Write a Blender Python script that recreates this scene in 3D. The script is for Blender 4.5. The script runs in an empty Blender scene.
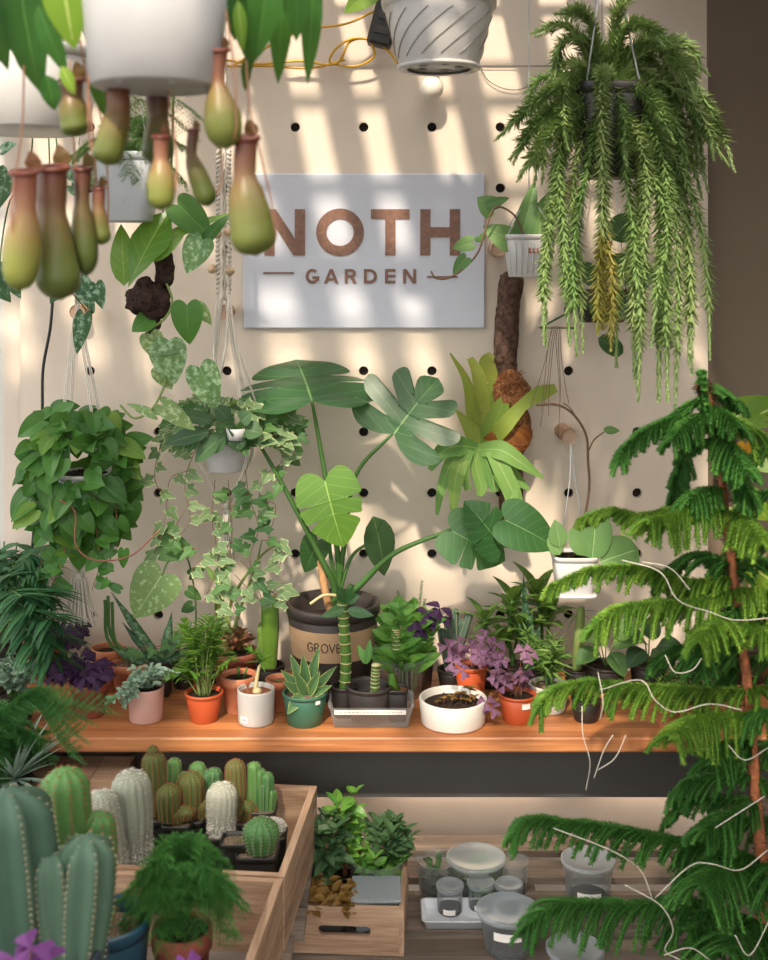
import bpy, math, random
import numpy as np
from mathutils import Vector as V, Matrix
R = random.Random(11)
PI = math.pi
F, CD, CZ, HY = 1160.0, 3.31, 1.919, 271.0
SC = bpy.context.scene
COL = SC.collection
def at(px, py, Y):
    d = CD + Y
    return V(((px - 384) / F * d, Y, CZ - (py - HY) / F * d))
def m_(px, Y): return px * (CD + Y) / F          # a length of px pixels at depth Y, in metres
def rr(a, b): return R.uniform(a, b)
def lin(c): return c / 12.92 if c <= .04045 else ((c + .055) / 1.055) ** 2.4
def hexc(h):
    h = h.lstrip('#'); return tuple(lin(int(h[i:i + 2], 16) / 255) for i in (0, 2, 4)) + (1.0,)

# ------------------------------------------------------------------ materials
class NT:
    def __init__(s, name):
        s.m = bpy.data.materials.new(name); s.m.use_nodes = True
        s.t = s.m.node_tree; s.t.nodes.clear()
        s.out = s.n('ShaderNodeOutputMaterial')
    def n(s, k, **kw):
        x = s.t.nodes.new(k)
        for a, b in kw.items(): setattr(x, a, b)
        return x
    def l(s, a, b): s.t.links.new(a, b)
    def math(s, op, a, b=None, clamp=False):
        x = s.n('ShaderNodeMath', operation=op, use_clamp=clamp)
        for i, q in enumerate((a, b)):
            if q is None: continue
            if hasattr(q, 'links') or hasattr(q, 'is_linked'): s.l(q, x.inputs[i])
            else: x.inputs[i].default_value = q
        return x.outputs[0]
    def mix(s, fac, a, b, mode='MIX'):
        x = s.n('ShaderNodeMix', data_type='RGBA', blend_type=mode)
        for i, q in ((0, fac), (6, a), (7, b)):
            if hasattr(q, 'is_linked'): s.l(q, x.inputs[i])
            else: x.inputs[i].default_value = q
        return x.outputs[2]
    def noise(s, scale, vec=None, detail=3, rough=.5):
        x = s.n('ShaderNodeTexNoise'); x.inputs['Scale'].default_value = scale
        x.inputs['Detail'].default_value = detail; x.inputs['Roughness'].default_value = rough
        if vec is not None: s.l(vec, x.inputs['Vector'])
        return x.outputs['Fac']
    def ramp(s, fac, stops):
        x = s.n('ShaderNodeValToRGB'); e = x.color_ramp.elements
        while len(e) < len(stops): e.new(.5)
        for i, (p, c) in enumerate(stops): e[i].position = p; e[i].color = c
        s.l(fac, x.inputs[0]); return x.outputs[0]
    def mapping(s, scale=(1, 1, 1), rot=(0, 0, 0)):
        g = s.n('ShaderNodeNewGeometry'); mp = s.n('ShaderNodeMapping')
        s.l(g.outputs['Position'], mp.inputs[0]); mp.inputs['Scale'].default_value = scale; mp.inputs['Rotation'].default_value = rot
        return mp.outputs[0]
    def bsdf(s, col, rough=.5, bump=None, bd=.002, spec=.5, **kw):
        b = s.n('ShaderNodeBsdfPrincipled')
        for i, q in (('Base Color', col), ('Roughness', rough)):
            if hasattr(q, 'is_linked'): s.l(q, b.inputs[i])
            else: b.inputs[i].default_value = q
        b.inputs['Specular IOR Level'].default_value = spec
        for a, q in kw.items(): b.inputs[a.replace('_', ' ')].default_value = q
        if bump is not None:
            bu = s.n('ShaderNodeBump'); bu.inputs['Distance'].default_value = bd; bu.inputs['Strength'].default_value = 1
            s.l(bump, bu.inputs['Height']); s.l(bu.outputs[0], b.inputs['Normal'])
        return b
    def done(s, sh): s.l(sh.outputs[0], s.out.inputs[0]); return s.m

def solid(name, c, rough=.5, var=.12, scale=30, bd=.0004, spec=.5, c2=None):
    t = NT(name); v = t.mapping(); f = t.noise(scale, v, 4, .6)
    a = hexc(c); b = hexc(c2) if c2 else tuple(x * (1 - var * 2) for x in a[:3]) + (1,)
    k = t.ramp(f, [(.3, b), (.7, a)])
    return t.done(t.bsdf(k, rough, f, bd, spec))
DARK = .64
def leafmat(name, c1, c2, vein=None, veinw=.05, edge=None, marble=None, rough=.42, trans=.35, side=0, tc=None, spec=.28):
    t = NT(name); g = t.n('ShaderNodeAttribute', attribute_name='rnd'); uvn = t.n('ShaderNodeUVMap', uv_map='uv')
    sp = t.n('ShaderNodeSeparateXYZ'); t.l(uvn.outputs[0], sp.inputs[0])
    au = t.math('ABSOLUTE', sp.outputs[0]); v = sp.outputs[1]
    pos = t.mapping(); nz = t.noise(40, pos, 3)
    f = t.math('ADD', t.math('MULTIPLY', g.outputs['Fac'], .75), t.math('MULTIPLY', nz, .35), True)
    dk = lambda c: tuple(x * DARK for x in hexc(c)[:3]) + (1,)
    col = t.mix(f, dk(c1), dk(c2))
    if marble:
        nm = t.noise(75, pos, 4, .65)
        k = t.math('MULTIPLY', t.math('SUBTRACT', t.math('ADD', nm, t.math('MULTIPLY', g.outputs['Fac'], .12)), marble[1] - .05), 8, True)
        col = t.mix(k, col, hexc(marble[0]))
    if edge:
        nm = t.noise(90, pos, 2)
        k = t.math('GREATER_THAN', t.math('ADD', au, t.math('MULTIPLY', nm, .5)), edge[1])
        col = t.mix(k, col, hexc(edge[0]))
    if vein:
        k = t.math('SUBTRACT', 1.0, t.math('DIVIDE', au, veinw), True)
        col = t.mix(k, col, hexc(vein))
        if side:
            w = t.math('SINE', t.math('MULTIPLY', t.math('SUBTRACT', v, t.math('MULTIPLY', au, .22)), side))
            k = t.math('MULTIPLY', t.math('GREATER_THAN', w, .95), .18)
            col = t.mix(k, col, hexc(vein))
    b = t.bsdf(col, min(.8, rough + .08), nz, .0004, spec)
    tr = t.n('ShaderNodeBsdfTranslucent')
    tcol = t.mix(.35, col, hexc(tc or '#8fb63c')); t.l(tcol, tr.inputs[0])
    mx = t.n('ShaderNodeMixShader'); mx.inputs[0].default_value = trans * .8
    t.l(b.outputs[0], mx.inputs[1]); t.l(tr.outputs[0], mx.inputs[2])
    return t.done(mx)
def woodmat(name, c1, c2, axis=0, scale=1, rough=.55, dark=None):
    t = NT(name); s = [26 * scale] * 3; s[axis] = 1.6 * scale
    v = t.mapping(tuple(s)); n1 = t.noise(1, v, 5, .65)
    s2 = [160 * scale] * 3; s2[axis] = 5 * scale
    n2 = t.noise(1, t.mapping(tuple(s2)), 3)
    f = t.math('ADD', t.math('MULTIPLY', n1, .75), t.math('MULTIPLY', n2, .25))
    col = t.ramp(f, [(.32, hexc(dark or c2)), (.47, hexc(c2)), (.62, hexc(c1))])
    blot = t.noise(6, t.mapping(), 3)
    col = t.mix(t.math('MULTIPLY', blot, .35), col, hexc(dark or c2))
    return t.done(t.bsdf(col, rough, f, .0012))
def clearmat(name, tint, fac=.75, rough=.15):
    t = NT(name); b = t.bsdf(hexc(tint), rough, None); tr = t.n('ShaderNodeBsdfTransparent'); tr.inputs[0].default_value = (.93, .95, .95, 1)
    lw = t.n('ShaderNodeLayerWeight'); lw.inputs[0].default_value = .35
    k = t.math('SUBTRACT', fac, t.math('MULTIPLY', lw.outputs['Facing'], .45), True)
    mx = t.n('ShaderNodeMixShader'); t.l(k, mx.inputs[0]); t.l(b.outputs[0], mx.inputs[1]); t.l(tr.outputs[0], mx.inputs[2])
    return t.done(mx)
def emitmat(name, c, s):
    t = NT(name); e = t.n('ShaderNodeEmission'); e.inputs[0].default_value = hexc(c); e.inputs[1].default_value = s
    return t.done(e)
def pitchermat():
    t = NT('pitcher_skin'); uvn = t.n('ShaderNodeUVMap', uv_map='uv'); sp = t.n('ShaderNodeSeparateXYZ'); t.l(uvn.outputs[0], sp.inputs[0])
    g = t.n('ShaderNodeAttribute', attribute_name='rnd'); nz = t.noise(35, t.mapping(), 3)
    f = t.math('ADD', sp.outputs[1], t.math('MULTIPLY', t.math('SUBTRACT', nz, .5), .22))
    a = t.ramp(f, [(.0, hexc('#7f8c40')), (.3, hexc('#979a4e')), (.5, hexc('#9c8a50')), (.75, hexc('#a8745a')), (1, hexc('#985848'))])
    b = t.ramp(f, [(.0, hexc('#50602e')), (.35, hexc('#5a6a34')), (.6, hexc('#7a6a44')), (1, hexc('#6a3c36'))])
    col = t.mix(g.outputs['Fac'], a, b)
    s = t.bsdf(col, .38, nz, .0005); tr = t.n('ShaderNodeBsdfTranslucent'); t.l(col, tr.inputs[0])
    mx = t.n('ShaderNodeMixShader'); mx.inputs[0].default_value = .3; t.l(s.outputs[0], mx.inputs[1]); t.l(tr.outputs[0], mx.inputs[2])
    return t.done(mx)
def potmat(name, c, c2, rough=.7):
    t = NT(name); v = t.mapping(); f = t.noise(14, v, 5, .7); g = t.noise(120, v, 2)
    col = t.mix(t.ramp(f, [(.42, (0, 0, 0, 1)), (.72, (1, 1, 1, 1))]), hexc(c), hexc(c2))
    return t.done(t.bsdf(col, rough, g, .0004))

M = {}
M['board'] = solid('board_paint', '#dacbba', .6, .05, 5, .0006, .3)
M['wall'] = solid('wall_paint', '#d8cabb', .75, .05, 4, .0006, .2)
M['wall_dark'] = solid('taupe_wall', '#7d6f60', .8, .05, 4, .0006, .2)  # darker even tone for the right-hand walls
M['wall_pale'] = solid('pale_wall_panel', '#d3d0c8', .6, .04, 4, .0006, .3)
M['void'] = solid('hole_shade', '#221c18', .9)
M['concrete'] = solid('concrete', '#5a544c', .9, .12, 8, .002)
M['sign'] = solid('sign_white', '#c4c6d0', .35, .02, 3, .0002)
M['letter'] = solid('copper_brown', '#8a6350', .5, .22, 90, .0004)
M['bench'] = woodmat('bench_wood', '#c2824e', '#a0643a', 0, 1, .5, '#7c4a2a')
M['crate'] = woodmat('crate_wood', '#c4a68a', '#a08066', 1, 1, .7, '#6b5040')
M['cratex'] = woodmat('crate_wood_cross', '#bc9c80', '#9a7a60', 0, 1, .7, '#664b3b')
M['slat'] = woodmat('slat_wood', '#86766a', '#665a50', 0, 1, .75, '#42382f')
M['roofwood'] = woodmat('roof_wood', '#8a7460', '#6b5846', 1, 1, .8)
M['apron'] = solid('dark_grey_panel', '#4a4743', .7, .1, 5)
M['terra'] = potmat('terracotta', '#a8603f', '#bb7f60')
M['terra_d'] = potmat('red_terracotta', '#84402f', '#965644')
M['orange'] = solid('orange_plastic', '#b8522c', .4, .08, 9)
M['white_pot'] = solid('white_ceramic', '#cfc9bf', .35, .03, 12)
M['grey_pot'] = solid('grey_ceramic', '#aeaaa5', .45, .04, 12)
M['pink'] = solid('pink_ceramic', '#bf9488', .55, .06, 14)
M['green_pot'] = solid('green_plastic', '#3b6650', .4, .08, 12)
M['blue_pot'] = solid('blue_glaze', '#26495a', .3, .12, 12)
M['navy_pot'] = solid('navy_plastic', '#34404e', .35, .12, 12)
M['black_pot'] = solid('black_plastic', '#272422', .42, .15, 20)
M['nursery'] = solid('dark_nursery_plastic', '#3a3330', .45, .15, 8)
M['hang_white'] = solid('white_plastic', '#c6c4c2', .35, .03, 10)
M['hang_grey'] = solid('pale_plastic', '#b4b9bd', .4, .05, 10)
M['stripe'] = solid('grey_swirl', '#9a948e', .5)
M['kraft'] = solid('kraft_label', '#b08f6c', .75, .06, 40)
M['ink'] = solid('ink', '#3a2d24', .7)
M['redink'] = solid('red_ink', '#c4483c', .6)
M['paper'] = solid('paper', '#e6e0d8', .7, .03)
M['soil'] = solid('soil', '#3a2c22', .95, .3, 160, .003, .2, '#191310')
M['gravel'] = solid('pale_gravel', '#a08a74', .9, .3, 220, .004, .2, '#4a3a2e')
M['redgravel'] = solid('bark_chips', '#a2664a', .9, .3, 160, .004, .2, '#4a2c20')
M['bark'] = solid('bark', '#6e5548', .9, .3, 70, .006, .2, '#33251f')
M['moss'] = solid('sphagnum', '#4a3830', .95, .3, 90, .008, .2, '#1f1614')
M['fibre'] = solid('brown_fibre', '#b07a50', .9, .3, 150, .006, .2, '#5a3420')
M['shield'] = leafmat('old_shield_frond', '#6a4028', '#b06a30', trans=.1, rough=.8)
M['peg'] = woodmat('peg_wood', '#c9a888', '#b08a68', 1, 2)
M['pegend'] = solid('peg_end_grain', '#b89880', .7, .12, 200)
M['bead'] = solid('wood_bead', '#c8ab8c', .5, .1)
M['rope'] = solid('cotton_rope', '#d8d0c4', .85, .1, 300, .001, .2)
M['cable'] = solid('black_cable', '#1c2422', .5)
M['yellow'] = solid('yellow_cable', '#d8a420', .45)
M['wire'] = solid('pale_wire', '#cfc5b8', .4)
M['cord'] = solid('brown_cord', '#8a6a50', .7)
M['bulb'] = solid('frosted_glass', '#e6ddd0', .3, .03)
M['clear'] = clearmat('clear_plastic', '#c4cacb', .96, .12)
M['cloudy'] = clearmat('cloudy_plastic', '#a4abad', .86, .3)
M['lid'] = clearmat('frosted_lid', '#a4acb0', .62, .35)
M['tray'] = solid('white_tray', '#d9dce2', .4, .03)
M['lamp'] = emitmat('lamp_tube', '#ffe6cc', 22)
M['mons'] = leafmat('monstera_leaf', '#2f5c38', '#4a7f42', '#86ab68', .025, side=42, rough=.26, spec=.45)
M['mons_b'] = leafmat('young_monstera_leaf', '#5f9436', '#7fae3e', '#a9c765', .03, side=42, rough=.26, trans=.4, spec=.45)
M['stem'] = leafmat('green_stem', '#3f6b34', '#5a8240', trans=.05)
M['stem_l'] = leafmat('light_green_stem', '#8aa45a', '#a3b56a', trans=.1)
M['stem_r'] = solid('reddish_stem', '#8a5240', .6)
M['stem_b'] = solid('woody_stem', '#7a5c44', .8, .2, 60, .002)
M['heart'] = leafmat('heartleaf', '#2f6428', '#5a923c', '#6f9a55', .03, rough=.32, trans=.3)
M['heart_b'] = leafmat('bright_heartleaf', '#5e9038', '#8fb54c', '#a8c468', .03, rough=.34, trans=.4)
M['marble'] = leafmat('marbled_leaf', '#628c5a', '#7ca468', '#8fae80', .03, marble=('#9dba92', .6), rough=.4)
M['pale'] = leafmat('pale_green_leaf', '#86a868', '#9dbb78', '#b9cf9a', .03, marble=('#b4c898', .62), rough=.4)
M['ivy'] = leafmat('ivy_leaf', '#6c9060', '#8fac78', '#b8c898', .05, edge=('#b2bc8c', 1.12), rough=.5)
M['ivy_g'] = leafmat('green_ivy_leaf', '#3f7044', '#65924e', '#8fb07a', .05, rough=.45)
M['hup'] = leafmat('tassel_needles', '#7aa858', '#bdd088', rough=.5, trans=.35)
M['hup_t'] = leafmat('pale_tassel_tips', '#93b866', '#b9cf90', rough=.5, trans=.35)
M['hup_y'] = leafmat('yellow_tassel_needles', '#a8ac50', '#d2c46a', rough=.5, trans=.35, tc='#e0c850')
M['pine'] = leafmat('sunlit_pine_needles', '#4f8c30', '#a4cc50', rough=.55, trans=.3)  # sunlit boughs: brighter copy of the needle colour, sun painted in
M['pine_shade'] = leafmat('shaded_pine_needles', '#35702f', '#62a044', rough=.55, trans=.2, tc='#6a9a3c')  # shaded boughs: same needles with the shade put into a deeper colour
M['pinebark'] = solid('pine_bark', '#a8643f', .85, .2, 80, .003)
M['fern'] = leafmat('feathery_fern', '#3a7c3a', '#62a44c', rough=.6, trans=.25)
M['fern_d'] = leafmat('deep_feathery_fern', '#38783c', '#5c9c4c', rough=.6, trans=.2, tc='#5a8a3a')
M['fern_l'] = leafmat('fine_light_fern', '#6f9a58', '#93b574', rough=.6, trans=.3)
M['stag'] = leafmat('staghorn_frond', '#6ca458', '#9cc060', '#a8c078', .06, rough=.5, trans=.35)
M['stag_y'] = leafmat('yellow_green_frond', '#86ac44', '#b4bc54', '#8fa048', .06, rough=.5, trans=.35, marble=('#8a6a34', .74))
M['palm'] = leafmat('palm_leaflet', '#27573a', '#447a48', '#5f9060', .06, rough=.4, trans=.2)
M['palm_b'] = leafmat('bright_palm_leaflet', '#4c8030', '#7aa83e', rough=.45, trans=.35)
M['sans'] = leafmat('snake_leaf', '#2f5238', '#4d7350', rough=.5, trans=.05, marble=('#6a8a62', .6))
M['sans_e'] = leafmat('striped_hahnii_leaf', '#4a7448', '#6a9258', edge=('#a8ac68', 1.12), rough=.45, trans=.1)
M['drac'] = leafmat('dracaena_leaf', '#4c7c38', '#8ab050', '#8aa85c', .08, rough=.42, trans=.3)
M['grass'] = leafmat('thin_green_leaf', '#4f8038', '#86a850', rough=.5, trans=.3)
M['oxal'] = leafmat('oxalis_leaf', '#744a70', '#a87c98', '#b48aa6', .05, rough=.5, trans=.35, tc='#a8709a')
M['oxal_d'] = leafmat('dark_oxalis_leaf', '#3a2044', '#4a2c54', '#6a4878', .05, rough=.5, trans=.2, tc='#703a80')
M['oxal_v'] = leafmat('violet_oxalis_leaf', '#6a3478', '#8a4a94', rough=.5, trans=.3, tc='#a050a8')
M['silver'] = leafmat('silver_green_leaf', '#7fa088', '#a5bfa4', '#c8d6c0', .06, rough=.5, trans=.2)
M['zz'] = leafmat('glossy_leaf', '#4c8c3c', '#86bc50', '#8ab860', .05, rough=.28, trans=.3)
M['dull'] = leafmat('dull_green_leaf', '#3c6040', '#56784c', '#7a9468', .04, rough=.45, trans=.2)
M['coppery'] = leafmat('coppery_leaf', '#7a5a28', '#a8803c', '#4a4a24', .12, rough=.45, trans=.25, tc='#c08a3c')
M['yleaf'] = leafmat('yellowed_leaf', '#d09a30', '#e0b040', rough=.5, trans=.4, tc='#f0b030')
M['hoya'] = leafmat('hoya_leaf', '#5c8c50', '#82a860', '#a0bc80', .03, rough=.42, trans=.15)
M['agave'] = leafmat('agave_leaf', '#86a896', '#b0c8b4', rough=.5, trans=.1)
M['cact'] = leafmat('cactus_skin', '#42744a', '#6a9a52', rough=.5, trans=.03)
M['cact_g'] = leafmat('grey_cactus_skin', '#40604f', '#64826c', rough=.55, trans=.03)
M['cact_b'] = leafmat('brown_spined_skin', '#4c6430', '#6a6e3c', rough=.6, trans=.03)
M['cact_w'] = leafmat('pale_cactus_skin', '#98a08c', '#b4b4a4', rough=.7, trans=.03)
M['hair'] = solid('white_hair', '#dcd6ca', .9, .04)
M['spine'] = solid('pale_spines', '#a89c80', .7)
M['spine_b'] = solid('brown_spines', '#9c5a38', .7)
M['ring'] = leafmat('ringed_cane', '#4f7a34', '#6f9440', rough=.4, trans=.05)
M['ringpale'] = solid('pale_node_ring', '#c9b98a', .6)
M['sedum'] = leafmat('sedum_leaf', '#6f9a44', '#a8c06a', rough=.5, trans=.2)
M['pitch'] = pitchermat()
M['nep'] = leafmat('nepenthes_leaf', '#2f6434', '#4f8a3c', '#7aa85a', .03, rough=.3, trans=.3)
M['nep_b'] = leafmat('bright_nepenthes_leaf', '#7fb03c', '#a5cc4c', '#d5e08a', .09, rough=.3, trans=.45)

# ------------------------------------------------------------------ mesh builder
WORLD = {}
class MB:
    def __init__(s): s.v = []; s.f = []; s.mi = []; s.uv = []; s.r = []; s.sm = []
    def add(s, vs, fs, uv=None, rnd=0.5, mi=0, sm=True):
        o = len(s.v); s.v.extend(tuple(x) for x in vs)
        s.uv.extend(uv if uv else [(0, 0)] * len(vs)); s.r.extend([rnd] * len(vs))
        for f in fs: s.f.append(tuple(i + o for i in f))
        s.mi.extend([mi] * len(fs)); s.sm.extend([sm] * len(fs))
    def build(s, name, mats, parent=None, origin=None):
        if not isinstance(mats, (list, tuple)): mats = [mats]
        me = bpy.data.meshes.new(name)
        if origin is None: origin = WORLD.get(parent.name) if parent else V((0, 0, 0))
        ox, oy, oz = origin
        me.from_pydata([(a - ox, b - oy, c - oz) for a, b, c in s.v], [], s.f)
        for m in mats: me.materials.append(M[m] if isinstance(m, str) else m)
        me.polygons.foreach_set('material_index', s.mi); me.polygons.foreach_set('use_smooth', s.sm)
        uv = np.array(s.uv, dtype=np.float32); li = np.empty(len(me.loops), dtype=np.int32); me.loops.foreach_get('vertex_index', li)
        ul = me.uv_layers.new(name='uv'); ul.data.foreach_set('uv', uv[li].ravel())
        at_ = me.attributes.new('rnd', 'FLOAT', 'POINT'); at_.data.foreach_set('value', s.r)
        me.update()
        o = bpy.data.objects.new(name, me); COL.objects.link(o)
        if parent: o.parent = parent
        else: o.location = origin
        WORLD[o.name] = V(origin)
        return o
def tag(o, label=None, cat=None, group=None, kind=None):
    if label: o['label'] = label
    if cat: o['category'] = cat
    if group: o['group'] = group
    if kind: o['kind'] = kind
    return o
def thing(name, label, cat, loc, group=None):
    o = bpy.data.objects.new(name, None); COL.objects.link(o); o.empty_display_size = .03
    o.location = loc; WORLD[o.name] = V(loc)
    return tag(o, label, cat, group)
def frame_of(d, up):
    d = V(d).normalized(); s = d.cross(up)
    if s.length < 1e-4: s = d.cross(V((1, 0, 0)))
    s.normalize(); return d, s, s.cross(d)
def spline(pts, n=8):
    pts = [V(p) for p in pts]
    if len(pts) < 3: return [pts[0].lerp(pts[-1], i / n) for i in range(n + 1)]
    P = [pts[0] * 2 - pts[1]] + pts + [pts[-1] * 2 - pts[-2]]; out = []
    for i in range(1, len(P) - 2):
        a, b, c, d = P[i - 1:i + 3]
        for k in range(n):
            t = k / n
            out.append(.5 * ((2 * b) + (c - a) * t + (2 * a - 5 * b + 4 * c - d) * t * t + (3 * b - a - 3 * c + d) * t ** 3))
    out.append(pts[-1]); return out
def tube(mb, pts, r, seg=6, mi=0, rnd=.5, caps=True, wob=0):
    n = len(pts); up = V((0, 0, 1)); vs = []; uv = []
    d0 = (pts[1] - pts[0]).normalized()
    if abs(d0.z) > .9: up = V((0, 1, 0))
    s = d0.cross(up).normalized()
    for i, p in enumerate(pts):
        d = (pts[min(i + 1, n - 1)] - pts[max(i - 1, 0)])
        d = d.normalized() if d.length > 1e-9 else d0
        s = (s - d * s.dot(d)); s = s.normalized() if s.length > 1e-6 else d.orthogonal().normalized(); t = d.cross(s)
        q = r[i] if isinstance(r, (list, tuple)) else r
        for k in range(seg):
            a = 2 * PI * k / seg; w = q * (1 + (rr(-wob, wob) if wob else 0))
            vs.append(p + s * (math.cos(a) * w) + t * (math.sin(a) * w)); uv.append((.3, i / (n - 1)))
    fs = [(i * seg + k, i * seg + (k + 1) % seg, (i + 1) * seg + (k + 1) % seg, (i + 1) * seg + k) for i in range(n - 1) for k in range(seg)]
    if caps: fs += [tuple(range(seg))[::-1], tuple((n - 1) * seg + k for k in range(seg))]
    mb.add(vs, fs, uv, rnd, mi)
def lathe(mb, c, prof, seg=32, mi=0, axis=None, sq=0, rnd=.5, sm=True, sx=1, sy=1, rot=0):
    vs = []; fs = []; uv = []; n = len(prof)
    zs = [p[1] for p in prof]; z0, z1 = min(zs), max(zs)
    for i, (r, z) in enumerate(prof):
        for k in range(seg):
            a = 2 * PI * (k + .5) / seg; x, y = math.cos(a), math.sin(a)
            if sq:
                q = (abs(x) ** sq + abs(y) ** sq) ** (-1 / sq); x *= q; y *= q
            x, y = x * r * sx, y * r * sy
            if rot: x, y = x * math.cos(rot) - y * math.sin(rot), x * math.sin(rot) + y * math.cos(rot)
            p = V((x, y, z))
            if axis: p = axis @ p
            vs.append(V(c) + p); uv.append((k / seg, (z - z0) / max(z1 - z0, 1e-6)))
    for i in range(n - 1):
        for k in range(seg): fs.append((i * seg + k, i * seg + (k + 1) % seg, (i + 1) * seg + (k + 1) % seg, (i + 1) * seg + k))
    mb.add(vs, fs, uv, rnd, mi, sm)
def disc(mb, c, r, seg=28, mi=0, bumps=0, sq=0, sx=1, sy=1, rot=0):
    prof = [(r, 0), (r * .8, bumps), (r * .5, bumps * .6), (r * .2, bumps), (1e-5, bumps)]
    lathe(mb, c, prof, seg, mi, sq=sq, sx=sx, sy=sy, rot=rot)
def box(mb, lo, hi, mi=0, rot=None, piv=None, bev=0):
    x0, y0, z0 = lo; x1, y1, z1 = hi
    if bev:
        b = min(bev, (x1 - x0) / 2.1, (y1 - y0) / 2.1, (z1 - z0) / 2.1); vs = []; fs = []
        def ring(z, ins): return [(x0 + ins, y0 + b), (x0 + b, y0 + ins), (x1 - b, y0 + ins), (x1 - ins, y0 + b), (x1 - ins, y1 - b), (x1 - b, y1 - ins), (x0 + b, y1 - ins), (x0 + ins, y1 - b)]
        for z, ins in ((z0, b * .6), (z0 + b, 0), (z1 - b, 0), (z1, b * .6)): vs += [V((x, y, z)) for x, y in ring(z, ins)]
        for i in range(3): fs += [(i * 8 + k, i * 8 + (k + 1) % 8, (i + 1) * 8 + (k + 1) % 8, (i + 1) * 8 + k) for k in range(8)]
        fs += [tuple(range(8))[::-1], tuple(range(24, 32))]
    else:
        vs = [V((x, y, z)) for z in (z0, z1) for x, y in ((x0, y0), (x1, y0), (x1, y1), (x0, y1))]
        fs = [(0, 3, 2, 1), (4, 5, 6, 7), (0, 1, 5, 4), (1, 2, 6, 5), (2, 3, 7, 6), (3, 0, 4, 7)]
    if rot is not None:
        piv = V(piv) if piv is not None else V((0, 0, 0)); vs = [piv + rot @ (v - piv) for v in vs]
    mb.add(vs, fs, None, .5, mi, False)
def lump(mb, c, r, sz=1, amp=.25, fr=40, seg=26, mi=0):
    from mathutils import noise
    n = seg // 2; o = len(mb.v); ball(mb, c, r, mi, seg, sz); c = V(c)
    for i in range(o, len(mb.v)):
        d = V(mb.v[i]) - c; k = 1 + amp * (noise.noise(V(mb.v[i]) * fr) + .5 * noise.noise(V(mb.v[i]) * fr * 2.7)); mb.v[i] = tuple(c + d * k)
def ball(mb, c, r, mi=0, seg=12, sz=1, rnd=.5, axis=None):
    n = max(5, seg // 2); lathe(mb, c, [(max(1e-5, r * math.sin(PI * i / n)), -r * sz * math.cos(PI * i / n)) for i in range(n + 1)], seg, mi, rnd=rnd, axis=axis)

# ------------------------------------------------------------------ leaves
def prof_shape(fn, n=8): return [(fn(i / n) * .5, i / n, i / n) for i in range(n + 1)]
SH = {
 'ov': prof_shape(lambda t: math.sin(PI * min(1, t) ** .75) ** .9 if 0 < t < 1 else 0),
 'lance': prof_shape(lambda t: (math.sin(PI * t ** .6)) if 0 < t < 1 else 0, 7),
 'lin': prof_shape(lambda t: min(1, .35 + t * 4) * (1 - t ** 2.5), 6),
 'round': prof_shape(lambda t: math.sqrt(max(0, 1 - (2 * t - 1) ** 2)), 10),
 'spat': prof_shape(lambda t: math.sin(PI * t ** 1.4) if 0 < t < 1 else 0, 7),
 'small': prof_shape(lambda t: math.sin(PI * t) if 0 < t < 1 else 0, 4),
 'heart': [(0, 0, 0), (.10, -.09, 0), (.26, -.14, 0), (.41, -.08, 0), (.5, .07, .08), (.5, .25, .25), (.44, .45, .45), (.33, .64, .64), (.17, .84, .84), (0, 1, 1)],
 'ivy': [(0, 0, 0), (.14, -.10, 0), (.34, -.20, 0), (.36, -.02, .06), (.5, .16, .18), (.52, .30, .26), (.27, .36, .36), (.22, .56, .56), (.12, .8, .8), (0, 1, 1)],
 'mons': [(0, 0, 0), (.12, -.12, 0), (.30, -.17, 0), (.46, -.08, .02), (.53, .08, .08), (.50, .17, .12), (.17, .17, .15), (.52, .22, .18), (.54, .34, .28), (.15, .31, .30), (.51, .40, .34), (.47, .53, .44), (.13, .45, .44), (.42, .60, .50), (.35, .72, .60), (.12, .60, .60), (.29, .78, .68), (.15, .91, .85), (0, 1, 1)],
 'monsa': [(0, 0, 0), (.12, -.12, 0), (.30, -.17, 0), (.46, -.08, .02), (.54, .10, .12), (.55, .28, .28), (.27, .31, .30), (.53, .35, .33), (.50, .48, .42), (.46, .56, .48), (.22, .52, .50), (.42, .64, .56), (.32, .76, .72), (.18, .89, .87), (0, 1, 1)],
 'monsb': [(0, 0, 0), (.15, -.12, 0), (.36, -.16, 0), (.52, -.02, .03), (.52, .12, .1), (.16, .15, .14), (.48, .24, .2), (.58, .40, .3), (.50, .50, .34), (.12, .34, .32), (.36, .60, .42), (.35, .80, .48), (.26, .82, .54), (.09, .58, .56), (.15, .85, .8), (0, 1, 1)],
 'tri': [(0, 0, 0), (.25, .35, .3), (.5, .85, .6), (.42, .97, .75), (.2, .95, .85), (0, .85, .85)],
}
def refine(o, k):
    out = []; n = len(o)
    for i in range(n - 1):
        p = [o[max(i - 1, 0)], o[i], o[i + 1], o[min(i + 2, n - 1)]]
        for j in range(k):
            t = j / k; out.append(tuple(.5 * (2 * p[1][c] + (p[2][c] - p[0][c]) * t + (2 * p[0][c] - 5 * p[1][c] + 4 * p[2][c] - p[3][c]) * t * t + (3 * p[1][c] - p[0][c] - 3 * p[2][c] + p[3][c]) * t ** 3) for c in range(3)))
    out.append(o[-1]); return out
for k_ in ('mons', 'monsa', 'monsb'): SH[k_] = refine(SH[k_], 4)
SH['heart'] = refine(SH['heart'], 2)
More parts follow.
